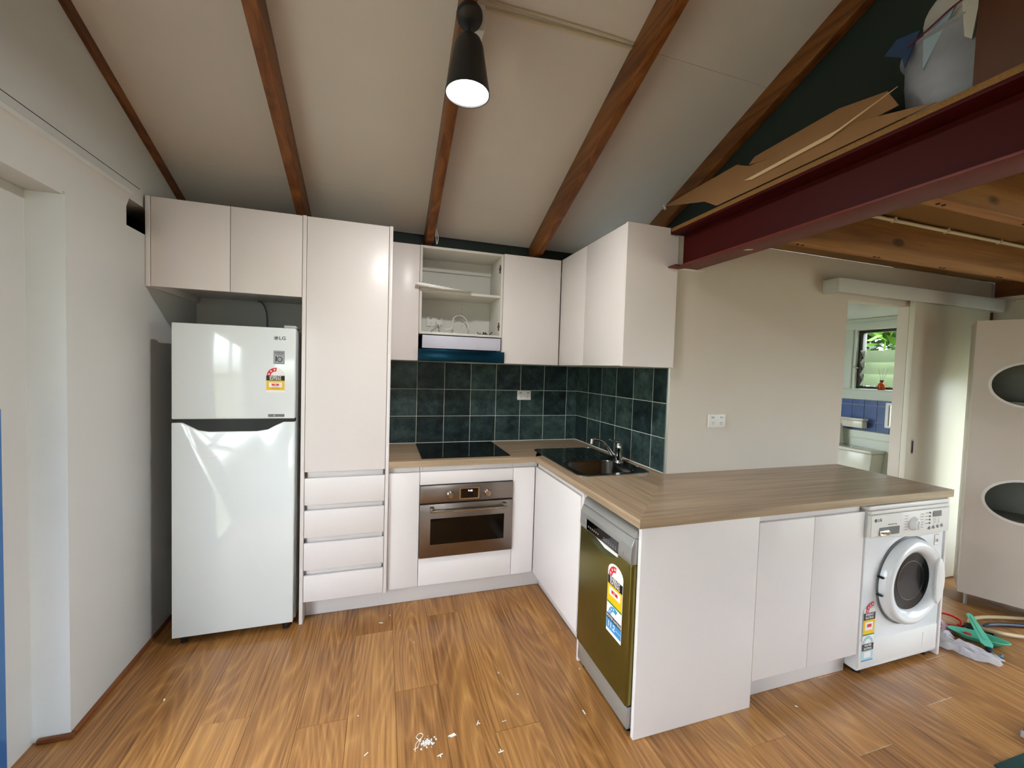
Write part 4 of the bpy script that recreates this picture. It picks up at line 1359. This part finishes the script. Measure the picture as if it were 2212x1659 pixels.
# ================================================================ LOFT STUFF
cb = thing('cardboard_sheet', 'flattened brown cardboard hanging over the loft edge', 'cardboard', (.1, -1.8, 2.30))
def slab(pts, th, mat, parent, name, nrm=(1, 0, 0), label=None):
    t = bmesh.new()
    n_ = Vector(nrm).normalized() * th
    a = [t.verts.new(Vector(p)) for p in pts]
    c_ = [t.verts.new(Vector(p) + n_) for p in pts]
    n = len(pts)
    t.faces.new(a)
    t.faces.new(c_[::-1])
    for i in range(n):
        t.faces.new((a[i], c_[i], c_[(i + 1) % n], a[(i + 1) % n]))
    bmesh.ops.recalc_face_normals(t, faces=t.faces[:])
    g = G()
    g.merge(t)
    return obj(name, g, mat, parent, label)
# lower sheet, leaning slightly out
slab([(-.056, -1.11, 2.440), (-.056, -1.42, 2.352), (-.056, -1.50, 2.302), (-.056, -2.32, 2.299), (-.05, -2.17, 2.345), (-.03, -2.0, 2.40), (-.035, -1.66, 2.42), (-.045, -1.60, 2.450), (-.05, -1.40, 2.448)], .004, m_card, cb, 'card_flap')
slab([(-.040, -1.66, 2.425), (-.035, -2.02, 2.350), (-.030, -2.21, 2.360), (-.02, -2.17, 2.430), (-.02, -2.02, 2.462), (-.03, -1.68, 2.452)], .004, m_card, cb, 'card_flap')
slab([(-.046, -1.11, 2.436), (-.048, -1.60, 2.452), (-.03, -1.60, 2.460), (-.028, -1.12, 2.447)], .004, m_card, cb, 'card_flap')
slab([(-.062, -1.66, 2.352), (-.060, -2.05, 2.365), (-.058, -2.22, 2.405), (-.060, -2.02, 2.350), (-.062, -1.70, 2.340)], .004, pm('bare_card', 'cdb08a', .7), cb, 'card_flap', label='pale torn strip')
g = G()
rr = random.Random(5)
for i in range(14):
    p = Vector((-.05, -1.108, 2.440))
    g.tube([p, p + Vector((rr.uniform(-.012, .012), rr.uniform(-.004, .012), rr.uniform(-.018, .014)))], .0015, 4, smooth=False)
obj('tape_fluff', g, m_plast, cb, 'white torn tape end', kind='stuff')
# tub of cloth on the loft
tb = thing('storage_tub', 'blue tub full of cloth sitting on the loft edge', 'tub', (.05, -2.27, 2.297))
g = G().lathe([(0, 2.298), (.125, 2.298), (.135, 2.31), (.150, 2.47), (.152, 2.55), (.165, 2.555), (.165, 2.560), (.146, 2.562), (.140, 2.47), (.12, 2.31), (0, 2.31)], (.17, -2.28, 0), 'z', 36)
obj('tub_body', g, pm('tub_blue', '9a9da8', .45, var=.5, scale=7), tb)
g = G()
n_ = 12
t = bmesh.new()
bmesh.ops.create_icosphere(t, subdivisions=4, radius=.125)
for v in t.verts:
    k = 1 + .10 * math.sin(v.co.x * 31 + 1) * math.sin(v.co.y * 27) + .07 * math.sin(v.co.z * 40 + v.co.x * 20)
    v.co = Vector((v.co.x * k, v.co.y * k, v.co.z * k * 1.15))
g.merge(t, Matrix.Translation((.17, -2.29, 2.625)))
obj('cloth_bundle', g, m_bag, tb)
slab([(.02, -2.235, 2.565), (.018, -2.31, 2.60), (.018, -2.24, 2.46)], .006, pm('pale_blue_cloth', '9db4c4', .6), tb, 'cloth_corner')
slab([(.014, -2.325, 2.60), (.014, -2.365, 2.585), (.016, -2.352, 2.47), (.016, -2.335, 2.49)], .006, m_bag, tb, 'cloth_corner')
obj('cord_trim', G().tube([(.012, -2.20, 2.553), (.006, -2.26, 2.570), (.006, -2.31, 2.590), (.010, -2.36, 2.600)], .003, 6), pm('maroon_cord', '5a1c34', .6), tb)
slab([(.02, -2.13, 2.578), (.01, -2.17, 2.600), (.01, -2.23, 2.585), (.02, -2.19, 2.50), (.03, -2.175, 2.545)], .005, m_bagb, tb, 'cloth_corner')
# timber post panel at far right of loft
obj('loft_post', G().box(-.035, .0, -2.72, -2.384, 2.2975, 3.31, .002), pm('brown_panel', '4c280f', .6, var=.25, scale=12, stretch=(1, 1, .15)), None, 'broad brown timber post standing on the loft edge', 'post')

# ================================================================ OVAL LOCKER
A_ = Vector((2.166, -1.445, 0))
dv = Vector((.4806, -.8770, 0)).normalized()
bv = Vector((.8770, .4806, 0)).normalized()
lk = thing('locker', 'white cupboard with two oval openings standing on legs by sliding door', 'locker', A_ + dv * .33 + bv * .17)
frm = lambda u, v, w: A_ + dv * u + Vector((0, 0, v)) + bv * w
def oval(cu, cv, a, b, n=36):
    return [(cu + a * math.cos(2 * math.pi * k / n), cv + b * math.sin(2 * math.pi * k / n)) for k in range(n)]
m_lock = pm('locker_white', 'd3cabf', .45, var=.012, bump=.04)
ovs = [(.255, 1.487, .176, .137), (.262, .745, .176, .133)]
obj('front_panel', G().holed([(0, .08), (.66, .08), (.66, 1.900), (0, 1.900)], [oval(*o_) for o_ in ovs], frm, 0, .018), m_lock, lk, sm=False)
for o_ in ovs:
    obj('oval_rim', G().holed(oval(o_[0], o_[1], o_[2] + .012, o_[3] + .012), [oval(o_[0], o_[1], o_[2] - .002, o_[3] - .002)], frm, -.004, .0195), m_plast, lk)
obj('side_panel', G().prism([(0, .08), (.016, .08), (.016, 1.9), (0, 1.9)], frm, .0185, .31), m_lock, lk)
obj('side_panel', G().prism([(.644, .08), (.66, .08), (.66, 1.9), (.644, 1.9)], frm, .0185, .31), m_lock, lk)
obj('back_panel', G().prism([(.0165, .08), (.6435, .08), (.6435, 1.9), (.0165, 1.9)], frm, .292, .31), m_ovalin, lk)
for z in (.08, .60, 1.12, 1.36, 1.884):
    obj('shelf', G().prism([(.0165, z), (.6435, z), (.6435, z + .016), (.0165, z + .016)], frm, .0185, .291), m_ovalin, lk)
for u, w in ((.04, .03), (.62, .03), (.04, .28), (.62, .28)):
    p = frm(u, 0, w)
    obj('leg', G().cyl((p.x, p.y, .001), (p.x, p.y, .0795), .009, 10), m_silver, lk)

# ================================================================ FLOOR CLUTTER
# hoses
obj('drain_hose', G().tube([(2.35, -2.0, .013), (2.06, -1.81, .013), (1.905, -1.765, .036), (1.885, -1.67, .020), (1.95, -1.610, .014), (2.12, -1.62, .013), (2.40, -1.72, .013)], .011, 16), m_hosew, None, 'beige hose looped on the floor in front of locker', 'hose')
obj('inlet_hose', G().tube([(1.905, -1.74, .014), (1.925, -1.688, .0125), (1.985, -1.668, .0125), (2.06, -1.68, .0125), (2.15, -1.71, .0125), (2.42, -1.83, .0125)], .0115, 16), m_hoseb, None, 'dark blue hose lying inside the beige hose loop', 'hose')
# teal tray
ty = thing('teal_tray', 'shallow teal plastic tray lying on floor beside washing machine', 'tray', (1.74, -1.75, 0))
t = bmesh.new()
R0, R1 = [], []
nn = 28
cen = Vector((1.745, -1.735, 0))
ua, va = Vector((.62, -.78, 0)).normalized(), Vector((.78, .62, 0)).normalized()
def ell(a, b, z):
    return [t.verts.new(cen + ua * a * math.cos(2 * math.pi * k / nn) + va * b * math.sin(2 * math.pi * k / nn) + Vector((0, 0, z))) for k in range(nn)]
L0, L1, L2, L3 = ell(.085, .03, .004), ell(.125, .048, .034), ell(.120, .044, .034), ell(.082, .027, .008)
for a_, b2 in ((L0, L1), (L1, L2), (L2, L3)):
    for i in range(nn):
        t.faces.new((a_[i], a_[(i + 1) % nn], b2[(i + 1) % nn], b2[i]))
t.faces.new(L0[::-1])
t.faces.new(L3)
bmesh.ops.recalc_face_normals(t, faces=t.faces[:])
g = G()
g.merge(t)
obj('tray_shell', g, m_teal, ty)
obj('tray_lip', G().tube([cen + ua * .124 * math.cos(a) + va * .047 * math.sin(a) + Vector((0, 0, .035)) for a in [2 * math.pi * k / 16 for k in range(17)]], .003, 6), m_teal, ty)
# teal strip across it
ts = thing('teal_paddle', 'flat teal plastic paddle leaning across the teal tray', 'paddle', (1.75, -1.78, .03))
p0, p1 = Vector((1.86, -1.64, .085)), Vector((1.645, -1.82, .040))
d_ = (p1 - p0).normalized()
s_ = d_.cross(Vector((0, 0, 1))).normalized()
pts = [p0 + s_ * .014 + d_ * .01, p0 - d_ * .004, p0 - s_ * .014 + d_ * .01, p1 - s_ * .024 - d_ * .02, p1 - s_ * .016, p1 + s_ * .016, p1 + s_ * .024 - d_ * .02]
slab(pts, .005, m_teal, ts, 'blade', (0, 0, 1))
slab([p0 + s_ * .004 + d_ * .03 + Vector((0, 0, .0055)), p0 - s_ * .004 + d_ * .03 + Vector((0, 0, .0055)), p1 - s_ * .004 - d_ * .05 + Vector((0, 0, .0055)), p1 + s_ * .004 - d_ * .05 + Vector((0, 0, .0055))], .002, m_teal, ts, 'rib', (0, 0, 1))
# dark gadget behind the tray
bk = thing('black_brush', 'black scrubbing brush lying behind the teal paddle', 'brush', (1.80, -1.69, 0))
obj('brush_back', G().sphere((1.825, -1.672, .030), .034, .8, 1.0, .55, 3), m_blackm, bk)
obj('bristle_pad', G().box(1.80, 1.85, -1.695, -1.65, .002, .0115, .003), m_dark, bk)
# navy tube with cream end
nb = thing('navy_tube', 'short navy tube with cream nozzle lying beside crumpled paper', 'tube', (1.60, -1.81, 0))
obj('tube_body', G().tube([(1.715, -1.79, .016), (1.665, -1.815, .016), (1.625, -1.838, .016)], [.014, .015, .012], 12), m_hoseb, nb)
obj('nozzle', G().tube([(1.625, -1.838, .014), (1.61, -1.865, .011)], [.010, .007], 10, smooth=False).tube([(1.64, -1.845, .012), (1.635, -1.868, .010)], [.008, .006], 10, smooth=False), m_pipe, nb)
obj('teal_ring', G().tube([(1.655, -1.86, .012), (1.67, -1.865, .016), (1.685, -1.85, .012)], .004, 6), m_sblue, nb)


def crumple(cen, sx, sy, h, n, seed, mat, name, label, cat, rot=0, fringe=.15):
    rr = random.Random(seed)
    t = bmesh.new()
    V = {}
    for i in range(n + 1):
        for j in range(n + 1):
            u, v = i / n * 2 - 1, j / n * 2 - 1
            ed = max(abs(u), abs(v))
            x = u * sx + rr.uniform(-1, 1) * sx * fringe
            y = v * sy * (1 - .3 * abs(u)) + rr.uniform(-1, 1) * sy * fringe
            z = .004 + h * (1 - ed ** 2) * rr.uniform(.35, 1.0) + rr.uniform(0, h * .25)
            p = Vector((x * math.cos(rot) - y * math.sin(rot), x * math.sin(rot) + y * math.cos(rot), z))
            V[i, j] = t.verts.new(Vector(cen) + p)
    for i in range(n):
        for j in range(n):
            a, b, c_, d = V[i, j], V[i + 1, j], V[i + 1, j + 1], V[i, j + 1]
            if (i + j) % 2:
                t.faces.new((a, b, c_))
                t.faces.new((a, c_, d))
            else:
                t.faces.new((a, b, d))
                t.faces.new((b, c_, d))
    bmesh.ops.solidify(t, geom=t.faces[:], thickness=.0015)
    g = G()
    g.merge(t)
    return obj(name, g, mat, None, label, cat, sm=False)


crumple((1.53, -1.79, 0), .125, .055, .055, 9, 3, m_paper, 'crumpled_paper', 'crumpled sheet of white paper on floor beside washing machine', 'paper', math.radians(-58))
crumple((1.575, -1.655, 0), .055, .045, .050, 7, 9, m_paper, 'plastic_bag', 'small scrunched white plastic bag against washing machine panel', 'bag', math.radians(-40))
crumple((1.66, -1.615, 0), .045, .035, .060, 7, 21, pm('pink_wrap', 'e7c0cc', .5, var=.2, scale=30), 'pink_wrapper', 'pink and white crumpled wrapper beside washing machine', 'wrapper', math.radians(-30))
rt = thing('red_tape_roll', 'thin red plastic ring loop lying on floor behind washing machine', 'ring', (1.79, -1.60, 0))
obj('ring_loop', G().tube([(1.70, -1.535, .02), (1.75, -1.535, .045), (1.81, -1.57, .05), (1.84, -1.615, .03), (1.80, -1.625, .012), (1.76, -1.60, .010), (1.72, -1.57, .012)], .006, 8), m_red, rt)
obj('ring_clip', G().box(1.80, 1.83, -1.64, -1.615, .003, .02, .003), m_red, rt)
obj('paint_brush', G().box(1.685, 1.755, -1.668, -1.632, .002, .018, .003), pm('terracotta_plastic', 'd08a68', .5), None, 'small terracotta coloured block between wrapper and teal tray', 'block')
obj('plastic_disc', G().lathe([(0, 0), (.016, 0), (.018, .004), (.016, .022), (0, .024)], (1.735, -1.695, .001), 'z', 16), m_red, None, 'small red plastic disc at the left tip of the teal tray', 'disc')

# mat corner and grey block at bottom right
obj('mat', G().prism([(.735, -2.225), (1.60, -2.24), (1.62, -3.2), (.70, -3.2)], XY, .0008, .008, .002), m_rug, None, 'dark green mat, its corner at the bottom right', 'mat')
gb = thing('grey_stand', 'pale grey plastic foot standing at the right frame edge', 'stand', (1.10, -2.20, 0))
obj('foot_block', G().box(1.035, 1.20, -2.27, -2.175, .001, .030, .006), m_sgrey, gb)
obj('foot_pad', G().box(1.04, 1.195, -2.265, -2.18, .0305, .036, .003), m_plastg, gb)

# plaster crumbs, spacers, chips
def chip(x, y, w, l, a, k):
    g = G()
    g.box(-w / 2, w / 2, -l / 2, l / 2, .0005, .003, .0006, 1)
    bmesh.ops.transform(g.bm, matrix=Matrix.Translation((x, y, 0)) @ Matrix.Rotation(math.radians(a), 4, 'Z'), verts=g.bm.verts)
    obj('white_chip', g, m_plast, None, 'tiny white chip scattered on the wooden floor', 'chip', 'white chips on the floor')
for k, (x, y, w, l, a) in enumerate([(-1.55, -.70, .004, .022, 70), (-.89, -.46, .004, .012, 30), (-.855, -.44, .004, .010, -40), (-1.60, -1.52, .004, .018, 130), (-1.0, -1.25, .004, .014, 20), (-1.38, -.92, .005, .006, 10),
                                     (-.70, -1.57, .006, .024, 5), (-1.50, -.64, .003, .01, 10), (-1.64, -1.33, .003, .008, 50), (-.60, -1.33, .004, .008, 0), (-1.05, -1.52, .003, .02, 95), (.25, -1.80, .006, .012, 50), (-2.45, -1.02, .006, .012, 20), (-.95, -1.40, .004, .01, 60)]):
    chip(x, y, w, l, a, k)
def spacer(x, y, a, lb):
    g = G().box(-.011, .011, -.0016, .0016, .0008, .0036).box(-.0016, .0016, -.011, .0, .0009, .0037)
    bmesh.ops.transform(g.bm, matrix=Matrix.Translation((x, y, 0)) @ Matrix.Rotation(math.radians(a), 4, 'Z'), verts=g.bm.verts)
    obj('tile_spacer', g, m_plast, None, lb, 'spacer', 'tile spacers on the floor')
spacer(-1.33, -1.60, 15, 'white T-shaped tile spacer just in front of the plaster crumbs')
spacer(-1.10, -1.65, 185, 'white T-shaped tile spacer nearest the bottom edge of the photo')
spacer(-1.16, -1.50, 60, 'white T-shaped tile spacer behind and right of the largest flake')
g = G()
rr = random.Random(8)
for i in range(60):
    x, y = -1.372 + rr.gauss(0, .014), -1.535 + rr.gauss(0, .012)
    s_ = rr.uniform(.001, .0035)
    g.box(x - s_, x + s_, y - s_, y + s_, .0006, .0006 + s_)
obj('plaster_crumbs', g, m_plast, None, 'patch of white plaster crumbs on the floor', 'crumbs', kind='stuff', sm=False)
obj('paint_flake', G().prism([(-1.290, -1.528), (-1.262, -1.520), (-1.255, -1.532), (-1.275, -1.536)], XY, .0007, .003), m_plast, None, 'largest white flake right of the plaster crumbs', 'flake')
obj('nylon_loop', G().tube([(-1.42 + .0, -1.56, .002), (-1.415, -1.53, .004), (-1.40, -1.515, .003), (-1.385, -1.50, .004), (-1.395, -1.488, .005), (-1.412, -1.50, .004), (-1.40, -1.52, .002), (-1.41, -1.545, .003), (-1.425, -1.55, .002)], .0011, 5), m_plast, None, 'clear curled nylon thread left of the plaster crumbs', 'thread')
